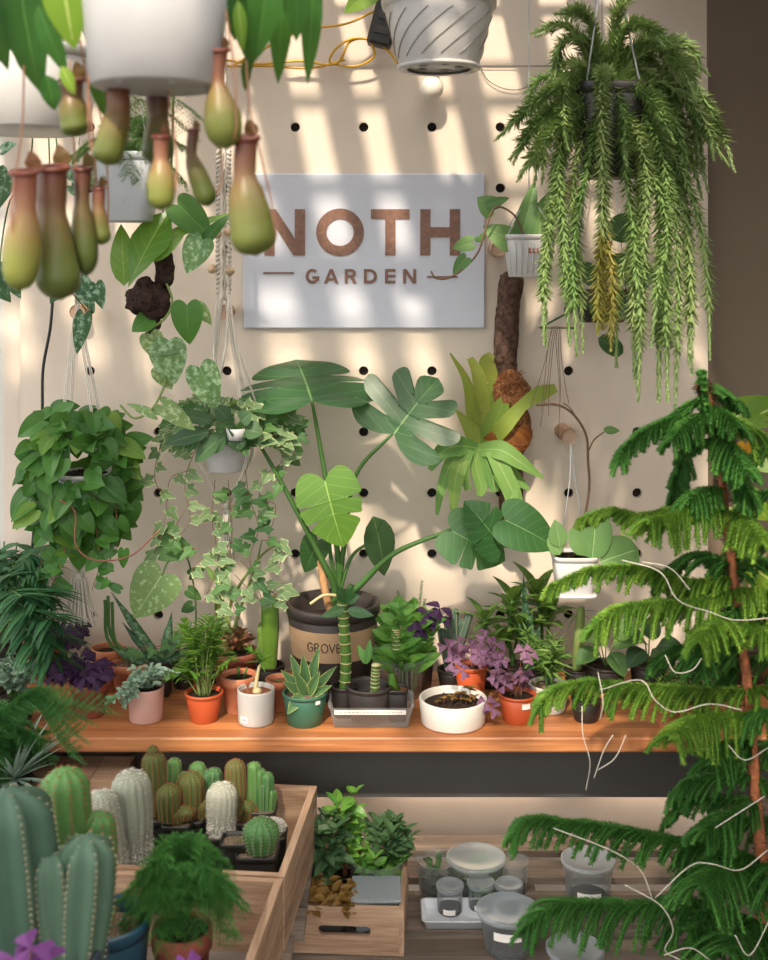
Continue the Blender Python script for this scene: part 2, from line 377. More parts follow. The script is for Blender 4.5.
def leaf(mb, base, d, L, W, shape='ov', up=V((0, 0, 1)), droop=.5, fold=.25, mi=0, rnd=None, cup=0, wave=0):
    d, s, nn = frame_of(d, V(up)); out = SH[shape]; K = 8
    if rnd is None: rnd = R.random()
    P = [V(base)]; D = [d]; N = [nn]
    for i in range(K):
        a = droop / K; d2 = D[-1] * math.cos(a) - N[-1] * math.sin(a); n2 = N[-1] * math.cos(a) + D[-1] * math.sin(a)
        P.append(P[-1] + d2 * (L / K)); D.append(d2); N.append(n2)
    def sp(y):
        if y <= 0: return P[0] + D[0] * (y * L), N[0]
        q = min(y, .9999) * K; i = int(q); f = q - i
        return P[i].lerp(P[i + 1], f), N[i]
    cf, sf = math.cos(fold), math.sin(fold); vs = []; fs = []; uv = []; n = len(out)
    ph = R.random() * 6
    for sg in (-1, 1):
        o = len(vs)
        for (x, y, my) in out:
            for c in (0, .5, 1):
                yy = my + (y - my) * c; xx = x * c
                p, nv = sp(yy); ax = xx * W
                h = ax * sf - cup * ax * ax / max(W, 1e-6) + (wave * W * math.sin(yy * 14 + ph) * c * x * 2 if wave else 0)
                vs.append(p + s * (sg * ax * cf) + nv * h); uv.append((sg * c, yy))
        for i in range(n - 1):
            for c in (0, 1):
                a, b = o + i * 3 + c, o + (i + 1) * 3 + c
                fs.append((a, a + 1, b + 1, b) if sg > 0 else (a, b, b + 1, a + 1))
    mb.add(vs, fs, uv, rnd, mi)
def lpx(mb, b, t, Y, w, shape='heart', dY=0, up=(0, -1, .35), droop=.4, fold=.2, mi=0, rnd=None, cup=.3, wave=0):
    a = at(b[0], b[1], Y); e = at(t[0], t[1], Y + dY); k = (e - a)
    leaf(mb, a, k, k.length * (1 + droop * .04), m_(w, Y), shape, V(up), droop, fold, mi, rnd, cup, wave)
def ribbon(mb, pts, w, up=V((0, -1, .3)), mi=0, rnd=None, fold=.12, thick=0):
    n = len(pts); vs = []; uv = []; fs = []
    if rnd is None: rnd = R.random()
    for i, p in enumerate(pts):
        d = (pts[min(i + 1, n - 1)] - pts[max(i - 1, 0)]); dd, s, nn = frame_of(d, up)
        q = (w[i] if isinstance(w, (list, tuple)) else w) / 2
        vs += [p - s * q + nn * q * fold, p - nn * thick, p + s * q + nn * q * fold]; uv += [(-1, i / (n - 1)), (0, i / (n - 1)), (1, i / (n - 1))]
    for i in range(n - 1):
        for c in (0, 1): a = i * 3 + c; fs.append((a, a + 1, a + 4, a + 3))
    mb.add(vs, fs, uv, rnd, mi)
def blade(mb, base, d, L, W, droop=.8, mi=0, seg=8, fold=.3, rnd=None, up=V((0, 0, 1)), belly=.3):
    d, s, nn = frame_of(d, up); p = V(base); pts = [p]
    for i in range(seg):
        d = (d + V((0, 0, -1)) * (droop / seg)).normalized(); p = p + d * (L / seg); pts.append(p)
    w = [W * (min(1, .45 + i / seg / belly * .55) * (1 - (i / seg) ** 2.2)) + W * .02 for i in range(seg + 1)]
    ribbon(mb, pts, w, nn, mi, rnd, fold)
def needles(mb, pts, length, per, ang=.8, w=.0018, mi=0, rnd=.5, start=0, taper=True, jitter=.25, segs=1):
    n = len(pts); ph = R.random() * 6; vs = []; fs = []; 
    for i in range(start, n):
        d = (pts[min(i + 1, n - 1)] - pts[max(i - 1, 0)])
        if d.length < 1e-9: continue
        d.normalize(); a = d.orthogonal().normalized(); b = d.cross(a)
        t = i / (n - 1); L = length * (1 - .5 * t if taper else 1)
        for k in range(per):
            q = ph + i * 1.9 + 2 * PI * k / per + rr(-.3, .3)
            o = a * math.cos(q) + b * math.sin(q); an = ang + rr(-jitter, jitter)
            e = d * math.cos(an) + o * math.sin(an); sd = d.cross(o) * (w * .5); LL = L * rr(.8, 1.15)
            c = len(vs); vs += [pts[i] - sd, pts[i] + sd, pts[i] + e * LL * .55 + sd * 1.1 + d * LL * .06, pts[i] + e * LL, pts[i] + e * LL * .55 - sd * 1.1 + d * LL * .06]
            fs.append((c, c + 1, c + 2, c + 3, c + 4))
    mb.add(vs, fs, None, rnd, mi)

# ------------------------------------------------------------------ pots
def pot(T, c, rt, rb, h, mat, style='plain', soil='soil', fill=.86, sq=0, rot=0, seg=36, name='pot'):
    c = V(c); mb = MB(); th = max(.0025, rt * .06)
    if style == 'terra':
        pr = [(1e-5, 0), (rb * .95, 0), (rb, .003), (rb + (rt - rb) * .70, h * .76), (rt * 1.0, h * .77), (rt * 1.02, h * .98), (rt * .99, h), (rt * .90, h), (rt * .88, h * .93), (rb * .85, h * .3), (1e-5, h * .28)]
    elif style == 'cyl':
        pr = [(1e-5, 0), (rb * .9, 0), (rb * .98, h * .03), (rb, h * .08), (rt, h * .96), (rt * .985, h), (rt * .93, h), (rt * .915, h * .96), (rb * .9, h * .25), (1e-5, h * .22)]
    else:
        pr = [(1e-5, 0), (rb * .96, 0), (rb, h * .02), (rb + (rt - rb) * .85, h * .86), (rt * .95, h * .88), (rt * 1.0, h * .885), (rt * 1.02, h * .98), (rt, h), (rt - th, h), (rt * .9, h * .88), (rb * .86, h * .25), (1e-5, h * .22)]
    lathe(mb, c, pr, seg, sq=sq, rot=rot)
    P = mb.build(name, mat, T)
    sb = MB(); rs = (rb + (rt - rb) * fill) * .9; disc(sb, c + V((0, 0, h * fill)), rs, 24, bumps=h * .025, sq=sq, rot=rot)
    # grains of soil
    for _ in range(26):
        a = rr(0, 6.28); q = rs * math.sqrt(R.random()) * .92; ball(sb, c + V((math.cos(a) * q, math.sin(a) * q, h * fill + h * .02)), rt * rr(.03, .07), seg=6)
    sb.build('soil', soil, T)
    return c + V((0, 0, h * fill))
def surf(px, base, z, r=0):
    d = (CZ - z) * F / (base - HY) + r; return d - CD
def potpx(px, base, z, wt, wb, top):
    """pot from its outline: foot at row base on a surface at height z, rim centre at row top"""
    d0 = (CZ - z) * F / (base - HY); rb = wb / 2 * d0 / F; Y = d0 + rb - CD; rt = wt / 2 * (CD + Y) / F
    h = at(px, top, Y).z - z
    return V(((px - 384) / F * (CD + Y), Y, z)), rt, rb, h
BZ = .80     # bench top
# ================================================================== SETTING
def struct(name, mb, mats): return tag(mb.build(name, mats), kind='structure')
b = MB(); box(b, (-2.2, -5.2, -.06), (2.2, .14, 0)); struct('floor', b, 'concrete')
# back wall: cream part behind the board, darker taupe part on the right, pale panel on the left
b = MB(); box(b, (-1.10, .05, 0), (.935, .14, 3.2)); struct('wall_back', b, 'wall')
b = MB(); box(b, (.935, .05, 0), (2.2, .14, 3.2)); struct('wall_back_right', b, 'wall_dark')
b = MB(); box(b, (-2.2, .05, 0), (-1.10, .14, 3.2))
for x in (-1.02 - .16, -1.5, -1.85): box(b, (x, .035, 0), (x + .02, .05, 3.2))
struct('wall_back_left', b, 'wall_pale')
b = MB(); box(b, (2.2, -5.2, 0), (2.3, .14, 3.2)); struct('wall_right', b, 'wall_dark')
# unseen slatted roof inferred from the sun bands, its gaps spaced to shape them
b = MB(); x = -2.6; k = 0
while x < 2.4:
    w = [.085, .11, .075, .10][k % 4]; box(b, (x, -1.62, 2.93), (x + w, .0, 3.0)); x += w + [.085, .10, .12, .095][k % 4]; k += 1
x = -1.0; k = 0
while x < 1.3: box(b, (x, -3.0, 2.93), (x + .045, -1.62, 3.0)); x += [.27, .34, .22, .40][k % 4]; k += 1
struct('ceiling_beams', b, 'roofwood')
b = MB(); y = -3.0; k = 0
while y < -.1:
    w = [.03, .05, .02, .09, .04][k % 5] * (1 if y > -1.62 else .5); box(b, (-2.2, y, 3.005), (2.2, y + w, 3.02)); y += w + [.10, .14, .11, .16, .22][k % 5] * (1 if y > -1.62 else 1.8); k += 1
struct('ceiling_slats', b, 'slat')
b = MB(); box(b, (-2.2, -4.6, 3.021), (2.2, -2.95, 3.04)); box(b, (-2.2, -2.95, 3.021), (-.98, -1.35, 3.04)); struct('sun_block_boards', b, 'slat')  # unseen boards added to keep sun off the foreground and left end
b = MB(); box(b, (.64, -1.75, 3.021), (2.2, .0, 3.04)); struct('sun_block_panel', b, 'slat')  # unseen panel added to keep the sun bands off the right wall

# pegboard with true holes
px2x = lambda px: (px - 384) / F * CD
py2z = lambda py: CZ - (py - HY) / F * CD
b = MB(); hx, hy = 68.4 / F * CD / 2, 61 / F * CD / 2; hr = .0137; TH = .018
def hole_cell(cx, cz):
    n = 24; vs = []
    for y in (0, TH):
        for k in range(n):
            a = 2 * PI * (k + .5) / n; vs.append(V((cx + hr * math.cos(a), y, cz + hr * math.sin(a))))
    for k in range(n):
        a = 2 * PI * (k + .5) / n; c, s = math.cos(a), math.sin(a); q = min(1 / max(abs(c), 1e-6), 1 / max(abs(s), 1e-6))
        vs.append(V((cx + hx * c * q, 0, cz + hy * s * q)))
    cor = []
    for sx, sz in ((1, 1), (-1, 1), (-1, -1), (1, -1)): vs.append(V((cx + sx * hx, 0, cz + sz * hy)))
    fs = []
    for k in range(n):
        k2 = (k + 1) % n; fs.append((k, k2, n + k2, n + k)); fs.append((k, 2 * n + k, 2 * n + k2, k2))
    for j, k in enumerate((2, 8, 14, 20)): fs.append((2 * n + k, 3 * n + j, 2 * n + k + 1))
    b.add(vs, fs, None, .5, 0, False)
for i in range(9):
    for j in range(10): hole_cell(px2x(90 + 68.4 * i), py2z(127 + 61 * j))
X0, X1 = px2x(90 - 34.2), px2x(90 + 68.4 * 8.5); Z1, Z0 = py2z(127 - 30.5), py2z(127 + 61 * 9.5)
bx0, bx1, bz1, bz0 = px2x(20), px2x(708), py2z(68), .70
def quad(a, c): b.add([V((a[0], 0, a[1])), V((c[0], 0, a[1])), V((c[0], 0, c[1])), V((a[0], 0, c[1]))], [(0, 1, 2, 3)], None, .5, 0, False)
quad((bx0, bz0), (X0, bz1)); quad((X1, bz0), (bx1, bz1)); quad((X0, Z1), (X1, bz1)); quad((X0, bz0), (X1, Z0))
e = .0004
for lo, hi in (((bx0, 0, bz1 - e), (bx1, TH, bz1)), ((bx0, 0, bz0), (bx0 + e, TH, bz1)), ((bx1 - e, 0, bz0), (bx1, TH, bz1))): box(b, lo, hi)
pb = b.build('pegboard', 'board'); tag(pb, 'large cream pegboard with rows of round black holes covering the back wall', 'pegboard')
b = MB(); box(b, (bx0 + .05, TH + .003, bz0), (bx1 - .05, TH + .012, bz1 - .05)); b.build('hole_shade_sheet', 'void', pb)  # dark sheet added so the holes read as shaded depth

# bench
T = thing('plant_bench', 'long orange brown wooden bench top carrying the row of potted plants', 'bench', V((0, -.3, 0)))
b = MB(); box(b, (-1.35, -.53, .765), (1.45, -.06, BZ), bev=.004); b.build('bench_top', 'bench', T)
b = MB(); box(b, (-1.35, -.352, .577), (1.45, -.335, .765)); b.build('apron_panel', 'apron', T)
for x in (-1.25, 1.38):
    for y in (-.5, -.12):
        b = MB(); box(b, (x, y, 0), (x + .05, y + .04, .765)); b.build('leg', 'apron', T)
for k, (x, l) in enumerate(((-.62, .5), (-.02, .52), (.58, .5))):
    T = thing('tube_lamp', ['warm tube lamp on the wall below the bench at its left, behind the dark panel', 'warm tube lamp on the wall below the middle of the bench, behind the dark panel', 'warm tube lamp on the wall below the bench at its right, behind the dark panel'][k], 'lamp', V((x, .04, .49)), 'tube lamps under the bench')
    b = MB(); box(b, (x, .022, .475), (x + l, .049, .505)); b.build('lamp_housing', 'white_pot', T)
    b = MB(); tube(b, [V((x + .02, .03, .466)), V((x + l - .02, .03, .466))], .008, 10); b.build('lamp_tube', 'lamp', T)

# sign
T = thing('shop_sign', 'white rectangular sign with copper brown capital letters on the pegboard', 'sign', V((px2x(364), -.012, py2z(251))))
b = MB(); box(b, (px2x(243.5), -.016, py2z(328)), (px2x(484.5), -.004, py2z(174)), bev=.003); b.build('sign_panel', 'sign', T)
SY = -.0163
PK = [0]
def poly2(mb, pts, mi=0):   # flat cut-out letter piece, pts in pixels on the sign, thickness 3 mm
    PK[0] += 1; n = len(pts); A = [V((px2x(x), SY - .003 - .00003 * (PK[0] % 5), py2z(y))) for x, y in pts]; B = [V((p.x, SY, p.z)) for p in A]
    mb.add(A + B, [tuple(range(n))] + [(i, n + i, n + (i + 1) % n, (i + 1) % n) for i in range(n)], None, .5, mi, False)
def arc(mb, cx, cy, rx, ry, w, a0, a1, n=28):
    q = [(a0 + (a1 - a0) * i / n) * PI / 180 for i in range(n + 1)]
    for i in range(n):
        a, c = q[i], q[i + 1]
        poly2(mb, [(cx + rx * math.cos(a), cy - ry * math.sin(a)), (cx + (rx - w) * math.cos(a), cy - (ry - w) * math.sin(a)), (cx + (rx - w) * math.cos(c), cy - (ry - w) * math.sin(c)), (cx + rx * math.cos(c), cy - ry * math.sin(c))])
def R4(mb, x0, y0, x1, y1): poly2(mb, [(x0, y0), (x0, y1), (x1, y1), (x1, y0)])
def letter(ch, x, y, w, h, s):
    mb = MB(); y1 = y + h
    if ch == 'N': poly2(mb, [(x + s * 1.12, y), (x, y), (x, y1), (x + s, y1), (x + s, y + s * 1.65), (x + w - s * 1.12, y1), (x + w, y1), (x + w, y), (x + w - s, y), (x + w - s, y1 - s * 1.65)])
    if ch == 'O': arc(mb, x + w / 2, y + h / 2, w / 2, h / 2 * 1.03, s, 0, 360, 40)
    if ch == 'T': R4(mb, x, y, x + w, y + s * .95); R4(mb, x + w / 2 - s / 2, y + s * .9, x + w / 2 + s / 2, y1)
    if ch == 'H': R4(mb, x, y, x + s, y1); R4(mb, x + w - s, y, x + w, y1); R4(mb, x + s * .9, y + h / 2 - s / 2, x + w - s * .9, y + h / 2 + s / 2)
    if ch == 'G': arc(mb, x + w / 2, y + h / 2, w / 2, h / 2 * 1.03, s, 45, 345, 36); R4(mb, x + w * .5, y + h * .5, x + w, y + h * .5 + s * .9); R4(mb, x + w - s, y + h * .5, x + w, y + h * .82)
    if ch == 'A': poly2(mb, [(x, y1), (x + s * 1.1, y1), (x + w / 2 + s * .1, y + s), (x + w / 2 + s * .5, y), (x + w / 2 - s * .5, y)]); poly2(mb, [(x + w - s * 1.1, y1), (x + w, y1), (x + w / 2 + s * .5, y), (x + w / 2 - s * .5, y), (x + w / 2 - s * .1, y + s)]); R4(mb, x + w * .2, y + h * .62, x + w * .8, y + h * .62 + s * .85)
    if ch in 'RD': R4(mb, x, y, x + s, y1)
    if ch == 'R':
        q = h * .31; arc(mb, x + w - q - .5, y + q, q, q, s, -90, 90, 16); R4(mb, x + s * .9, y, x + w - q, y + s); R4(mb, x + s * .9, y + 2 * q - s, x + w - q, y + 2 * q); poly2(mb, [(x + w * .45, y + 2 * q - s * .3), (x + w - s, y1), (x + w + s * .2, y1), (x + w * .45 + s * 1.2, y + 2 * q - s * .3)])
    if ch == 'D': arc(mb, x + w - h / 2, y + h / 2, h / 2, h / 2, s, -90, 90, 20); R4(mb, x + s * .9, y, x + w - h / 2, y + s); R4(mb, x + s * .9, y1 - s, x + w - h / 2, y1)
    if ch == 'E': R4(mb, x, y, x + s, y1); [R4(mb, x + s * .9, q, x + w, q + s) for q in (y, y + h / 2 - s / 2, y1 - s)]
    if ch == 'V': poly2(mb, [(x, y), (x + w / 2 - s * .5, y1), (x + w / 2 + s * .5, y1), (x + w / 2, y1 - s), (x + s * 1.1, y)]); poly2(mb, [(x + w - s * 1.1, y), (x + w / 2, y1 - s), (x + w / 2 - s * .5, y1), (x + w / 2 + s * .5, y1), (x + w, y)])
    return mb
for ch, x, w in (('N', 265, 40.5), ('O', 316.5, 47.5), ('T', 371, 38.5), ('H', 420, 39.5)): letter(ch, x, 209.5, w, 46, 10.2).build('letter', 'letter', T)
for ch, x, w in (('G', 306, 13.5), ('A', 324, 15), ('R', 345, 11.5), ('D', 364, 13), ('E', 385, 10.5), ('N', 403, 13)): letter(ch, x, 269, w, 14.5, 3).build('letter', 'letter', T)
for x0, x1, y in ((264, 294.5, 273), (427, 457.5, 277)):
    mb = MB(); R4(mb, x0, y - .9, x1, y + .9); mb.build('dash', 'letter', T)

# log pegs in the board
def peg(px, py, L, label):
    T = thing('wooden_peg', label, 'peg', at(px, py, 0) + V((0, 0, 0)), 'round wooden pegs on the pegboard')
    e = at(px, py, -L); a = V((e.x, .012, e.z)); b = MB(); tube(b, [a, e], .021, 20, caps=False); b.build('shaft', 'peg', T)
    b = MB(); lathe(b, e, [(1e-5, -.0035), (.015, -.0035), (.0206, -.0015), (.0213, 0)], 20, axis=Matrix.Rotation(-PI / 2, 3, 'X') @ Matrix.Scale(-1, 3, V((0, 0, 1)))); b.build('cut_end', 'pegend', T)
peg(572, 187, .12, 'round wooden peg sticking out beside the hanging tassel fern pot')
peg(569, 437, .13, 'round wooden peg in the pegboard, right of the staghorn fern')
peg(499, 249, .10, 'round wooden peg on the pegboard just above the bark post')
peg(225, 312, .06, 'round wooden peg half hidden behind macrame ropes left of the sign')
peg(77, 312, .06, 'round wooden peg holding the macrame of the heartleaf plant')

# things along the board's top edge
b = MB(); P = [at(*p) for p in ((232, 66, -.05), (262, 50, -.05), (300, 31, -.06), (345, 24, -.05), (372, 12, -.04), (392, 2, -.04))]
tube(b, spline(P, 8), .0035, 8)
P = [at(*p) for p in ((225, 60, -.04), (258, 64, -.05), (300, 61, -.04), (335, 64, -.05), (350, 42, -.06), (368, 40, -.06), (374, 56, -.05), (356, 66, -.04), (330, 62, -.05), (340, 45, -.06), (360, 38, -.07), (385, 48, -.05), (398, 64, -.05))]
tube(b, spline(P, 10), .0035, 8); P = [at(*p) for p in ((225, 66, -.03), (270, 66, -.03), (310, 68, -.03), (345, 60, -.03))]; tube(b, spline(P, 8), .0035, 8)
tag(b.build('power_cable', 'yellow'), 'yellow power cable looped along the top edge of the pegboard', 'cable')
T = thing('power_adapter', 'black power adapter box with plugs hanging above the pegboard', 'adapter', at(384, 28, -.05))
r = Matrix.Rotation(.25, 3, 'Y'); c = at(384, 24, -.05); b = MB(); box(b, c + V((-.035, -.03, -.065)), c + V((.035, .03, .085)), rot=r, piv=c, bev=.008); b.build('casing', 'black_pot', T)
for k in range(3):
    b = MB(); q = c + V((-.02, -.034, -.035 + .04 * k)); box(b, q, q + V((.04, .005, .02)), rot=r, piv=c, bev=.002); b.build('socket', 'nursery', T)
T = thing('light_bulb', 'round frosted bulb under the swirled white hanging pot', 'bulb', at(431, 88, -.05))
b = MB(); ball(b, at(431, 88, -.06), .035, seg=24); b.build('glass_globe', 'bulb', T)
b = MB(); c = at(431, 68, -.05); lathe(b, c, [(.014, -.01), (.016, .03), (.006, .05), (.004, .2)], 16); b.build('socket', 'hang_grey', T)
# black cable at left, thin wires
b = MB(); tube(b, spline([at(*p) for p in ((53, 296, -.14), (50, 330, -.14), (43, 370, -.13), (42, 420, -.14), (37, 480, -.13), (33, 540, -.13), (29, 575, -.13), (27, 640, -.1))], 8), .0042, 8)
tag(b.build('black_cord', 'cable'), 'black cord hanging down in front of the left edge of the pegboard', 'cord')
b = MB(); tube(b, spline([at(*p) for p in ((478, 62, -.01), (490, 82, -.01), (515, 90, -.01), (540, 80, -.01), (552, 66, -.01))], 8), .0012, 6); tube(b, [at(470, 66, -.01), at(560, 66, -.01)], .0012, 6)
tag(b.build('hanging_wire', 'cable'), 'thin dark wire sagging below the top edge of the pegboard', 'wire')

# ================================================================== LOW FURNITURE
def rotz(a): return Matrix.Rotation(a, 3, 'Z')
ANG = -.1
T = thing('slatted_table', 'low slatted table under the two crates in the left foreground', 'table', V((-.5, -1.2, 0)))
for k in range(11):
    b = MB(); y = -1.75 + k * .113; box(b, (-1.15, y, .495), (-.19 if y < -.85 else -.17, y + .092, .515)); b.build('slat', 'slat', T)
for x in (-1.1, -.34):
    b = MB(); box(b, (x, -1.75, .46), (x + .05, -.51, .495)); b.build('rail', 'slat', T)
    for y in (-1.7, -.57):
        b = MB(); box(b, (x, y, 0), (x + .05, y + .05, .455)); b.build('leg', 'slat', T)
T = thing('slatted_shelf', 'low slatted shelf under the bench carrying the tubs and a crate', 'shelf', V((.4, -.5, 0)))
for k, y in enumerate((-.705, -.545, -.45, -.30, -.16)):
    b = MB(); box(b, (-.26, y, .327), (.85, y + .085, .345)); b.build('slat', 'slat', T)
for x in (-.2, .35, .8):
    b = MB(); box(b, (x, -.70, .28), (x + .04, -.06, .327)); b.build('rail', 'slat', T)
    for y in (-.66, -.12):
        b = MB(); box(b, (x, y, 0), (x + .04, y + .04, .28)); b.build('leg', 'slat', T)
def crate(label, org, w, l, z0, z1, ang, th=.016, handle=False, base=True):
    """org = right front corner; box runs back l and left w"""
    T = thing('wooden_crate', label, 'crate', V((org[0], org[1], z0)), 'wooden crates'); r = rotz(ang); O = V((org[0], org[1], 0))
    def w_(name, lo, hi, m):
        b = MB(); box(b, O + V(lo), O + V(hi), rot=r, piv=O); return b.build(name, m, T)
    w_('side_panel', (-th, 0, z0), (0, l, z1), 'crate'); w_('side_panel', (-w, 0, z0), (-w + th, l, z1), 'crate'); w_('back_panel', (-w + th, l - th, z0), (-th, l, z1), 'cratex')
    if handle:
        b = MB(); hw = .085 / 2 + .0; hx = -w * .5; hz = (z0 + z1) / 2; hh = .011; n = 10
        ol = [(-w + th, z0), (-th, z0), (-th, z1), (-w + th, z1)]
        ring = []
        for cx, a0 in ((hx + .050, -90), (hx - .050, 90)):
            for i in range(n + 1): a = math.radians(a0 + 180 * i / n); ring.append((cx + hh * math.cos(a), hz + hh * math.sin(a)))
        for y in (0, th):
            A = [O + r @ V((x, y, z)) for x, z in ring]; m = len(A)
            # strips: above, below, left, right
            top = [(x, z1) for x, z in ring]; vs = []; fs = []
            upper = [i for i in range(m) if ring[i][1] >= hz]; lower = [i for i in range(m) if ring[i][1] <= hz]
            for idx, zz in ((upper, z1), (lower, z0)):
                idx = sorted(idx, key=lambda i: ring[i][0]); o = len(vs)
                P = [(-w + th, hz)] + [ring[i] for i in idx] + [(-th, hz)]
                for x, z in P: vs += [O + r @ V((x, y, z)), O + r @ V((x, y, zz))]
                fs += [(o + 2 * i, o + 2 * i + 2, o + 2 * i + 3, o + 2 * i + 1) for i in range(len(P) - 1)]
            b.add(vs, fs, None, .5, 0, False)
        vs = [O + r @ V((x, y, z)) for y in (0, th) for x, z in ring]; m = len(ring)
        b.add(vs, [(i, (i + 1) % m, m + (i + 1) % m, m + i) for i in range(m)], None, .5, 0, False)
        vs = [O + r @ V((x, y, z)) for z in (z1, z0) for x, y in ((-w + th, 0), (-th, 0), (-th, th), (-w + th, th))]; b.add(vs, [(0, 1, 2, 3), (4, 5, 6, 7)], None, .5, 0, False)
        b.build('front_panel', 'cratex', T)
    else: w_('front_panel', (-w + th, 0, z0), (-th, th, z1), 'cratex')
    n = max(3, int(l / .1)); 
    for k in range(n): w_('floor_slat', (-w + th, .02 + k * (l - .03) / n, z0 + .002), (-th, .02 + (k + .86) * (l - .03) / n, z0 + .012), 'slat')
    return T
crate('weathered wooden crate holding the small cacti, its tall right side below the bench', (-.205, -.917), .40, .425, .516, .669, ANG)
crate('weathered wooden crate in the foreground holding the potted asparagus fern', (-.205 - .047, -.917 - .445), .52, .44, .516, .669, ANG)
crate('wooden crate with an oblong hand hole holding leafy cuttings under the bench', (.046, -.65), .275, .27, .347, .456, -.06, .012, True)
T = thing('wooden_box', 'closed wooden box with a seamed lid at the left behind the cacti', 'box', V((-.75, -.55, .516)))
b = MB(); box(b, (-1.0, -.675, .516), (-.625, -.42, .692)); b.build('body', 'crate', T)
b = MB(); box(b, (-1.005, -.68, .693), (-.70, -.415, .709)); b.build('lid', 'cratex', T)
b = MB(); box(b, (-.698, -.68, .693), (-.622, -.415, .709)); b.build('edge_board', 'cratex', T)

# ------------------------------------------------------------------ tubs on the low shelf
SZ = .345
def tub(label, px, base, wt, wb, top, z=SZ, lid=True, fillmat='soil', plant=None, rim='hang_grey', lab=False, name='plastic_tub', cat='tub', mat='cloudy', grp='clear plastic tubs on the low shelf'):
    c, rt, rb, h = potpx(px, base, z, wt, wb, top); T = thing(name, label, cat, c, grp); b = MB()
    lathe(b, c, [(1e-5, .001), (rb * .95, .001), (rb, .004), (rt * .96, h * .93), (rt, h * .94), (rt, h)], 32); b.build('tub_wall', mat, T)
    b = MB(); lathe(b, c, [(1e-5, .003), (rb * .93, .003), (rb * .95, h * .22), (rb * .6, h * .26), (1e-5, h * .27)], 24); b.build('soil', fillmat, T)
    if plant:
        b = MB()
        for _ in range(26):
            a = rr(0, 6.28); q = rb * .7 * R.random(); leaf(b, c + V((q * math.cos(a), q * math.sin(a), h * rr(.25, .7))), V((math.cos(a), math.sin(a), .9)), rt * rr(.4, .7), rt * .32, 'ov')
        b.build('foliage', plant, T)
    if lid:
        b = MB(); lathe(b, c, [(rt * 1.01, h - .008), (rt * 1.04, h - .006), (rt * 1.04, h + .001), (rt * .97, h + .004), (rt * .92, h + .001), (rt * .3, h + .002), (1e-5, h + .002)], 32); b.build('lid', 'lid', T)
    if lab:
        b = MB(); n = 8; zz = h * lab; a0 = -.62
        vs = [c + V((rt * .93 * math.sin(a0 + 1.0 * i / n), -rt * .93 * math.cos(a0 + 1.0 * i / n), zz + k * h * .2)) for k in (0, 1) for i in range(n + 1)]
        b.add(vs, [(i, i + 1, n + 2 + i, n + 1 + i) for i in range(n)]); b.build('paper_label', 'paper', T)
    return T
tub('wide lidded tub with green seedlings standing at the back of the white tray', 476, 905, 57, 46, 857, plant='zz')
tub('open clear tub with dark soil at the left behind the white tray', 436, 899, 40, 34, 858, lid=False, plant='dull')
tub('open clear tub with brownish soil right of the wide lidded tub', 513, 899, 32, 27, 860, lid=False)
tub('large lidded tub of moist soil in front, right of the white tray', 508, 962, 61, 46, 909, z=.347, lab=.55)
tub('lidded tub with two paper labels half hidden behind the pine boughs', 588, 916, 52, 42, 859, lab=.3)
tub('low clear tub behind pine boughs at the bottom of the shelf', 575, 985, 56, 48, 948, z=.347, lid=True)
c = V((at(455, 925, -.57).x, 0, 0)); T = thing('shallow_tray', 'shallow white tray holding three small lidded jars', 'tray', V((.21, -.49, SZ)))
b = MB(); 
def open_tray(b, x0, y0, x1, y1, z, h, r=.012, th=.003, flare=.008):
    def ring(ins, zz):
        out = []
        for cx, cy, a0 in ((x1 - r, y1 - r, 0), (x0 + r, y1 - r, 90), (x0 + r, y0 + r, 180), (x1 - r, y0 + r, 270)):
            for i in range(5): a = math.radians(a0 + 22.5 * i); q = r - ins; out.append(V((cx + q * math.cos(a), cy + q * math.sin(a), zz)))
        return out
    rings = [ring(flare + .001, z), ring(0, z + h * .97), ring(-.003, z + h), ring(th, z + h), ring(flare + th, z + th)]; n = 20; vs = [p for q in rings for p in q]
    fs = [(i * n + k, i * n + (k + 1) % n, (i + 1) * n + (k + 1) % n, (i + 1) * n + k) for i in range(4) for k in range(n)] + [tuple(range(n))[::-1], tuple(4 * n + k for k in range(n))]
    b.add(vs, fs)
open_tray(b, .092, -.545, .335, -.44, SZ + .001, .022); b.build('tray_body', 'tray', T)
for k, (px, pb, tp, pl) in enumerate(((450, 918, 885, None), (481, 914, 882, 'zz'), (509, 916, 884, None))):
    tub(['small lidded jar of dark soil at the left of the white tray', 'small lidded jar with a green seedling in the middle of the white tray', 'small lidded jar at the right of the white tray'][k], px, pb, 27, 25, tp, z=SZ + .005, plant=pl, name='seedling_jar', cat='jar', lab=.08 if k < 2 else False, grp='small jars on the white tray')
c = V((at(377, 880, -.46).x, -.458, .362)); T = thing('clear_container', 'round clear container of leafy cuttings in the crate with the hand hole', 'container', c)
r_ = .066; b = MB(); lathe(b, c, [(1e-5, 0), (r_ * .88, 0), (r_, .11), (r_ * 1.03, .112), (r_ * 1.03, .12)], 32); b.build('container_wall', 'clear', T)
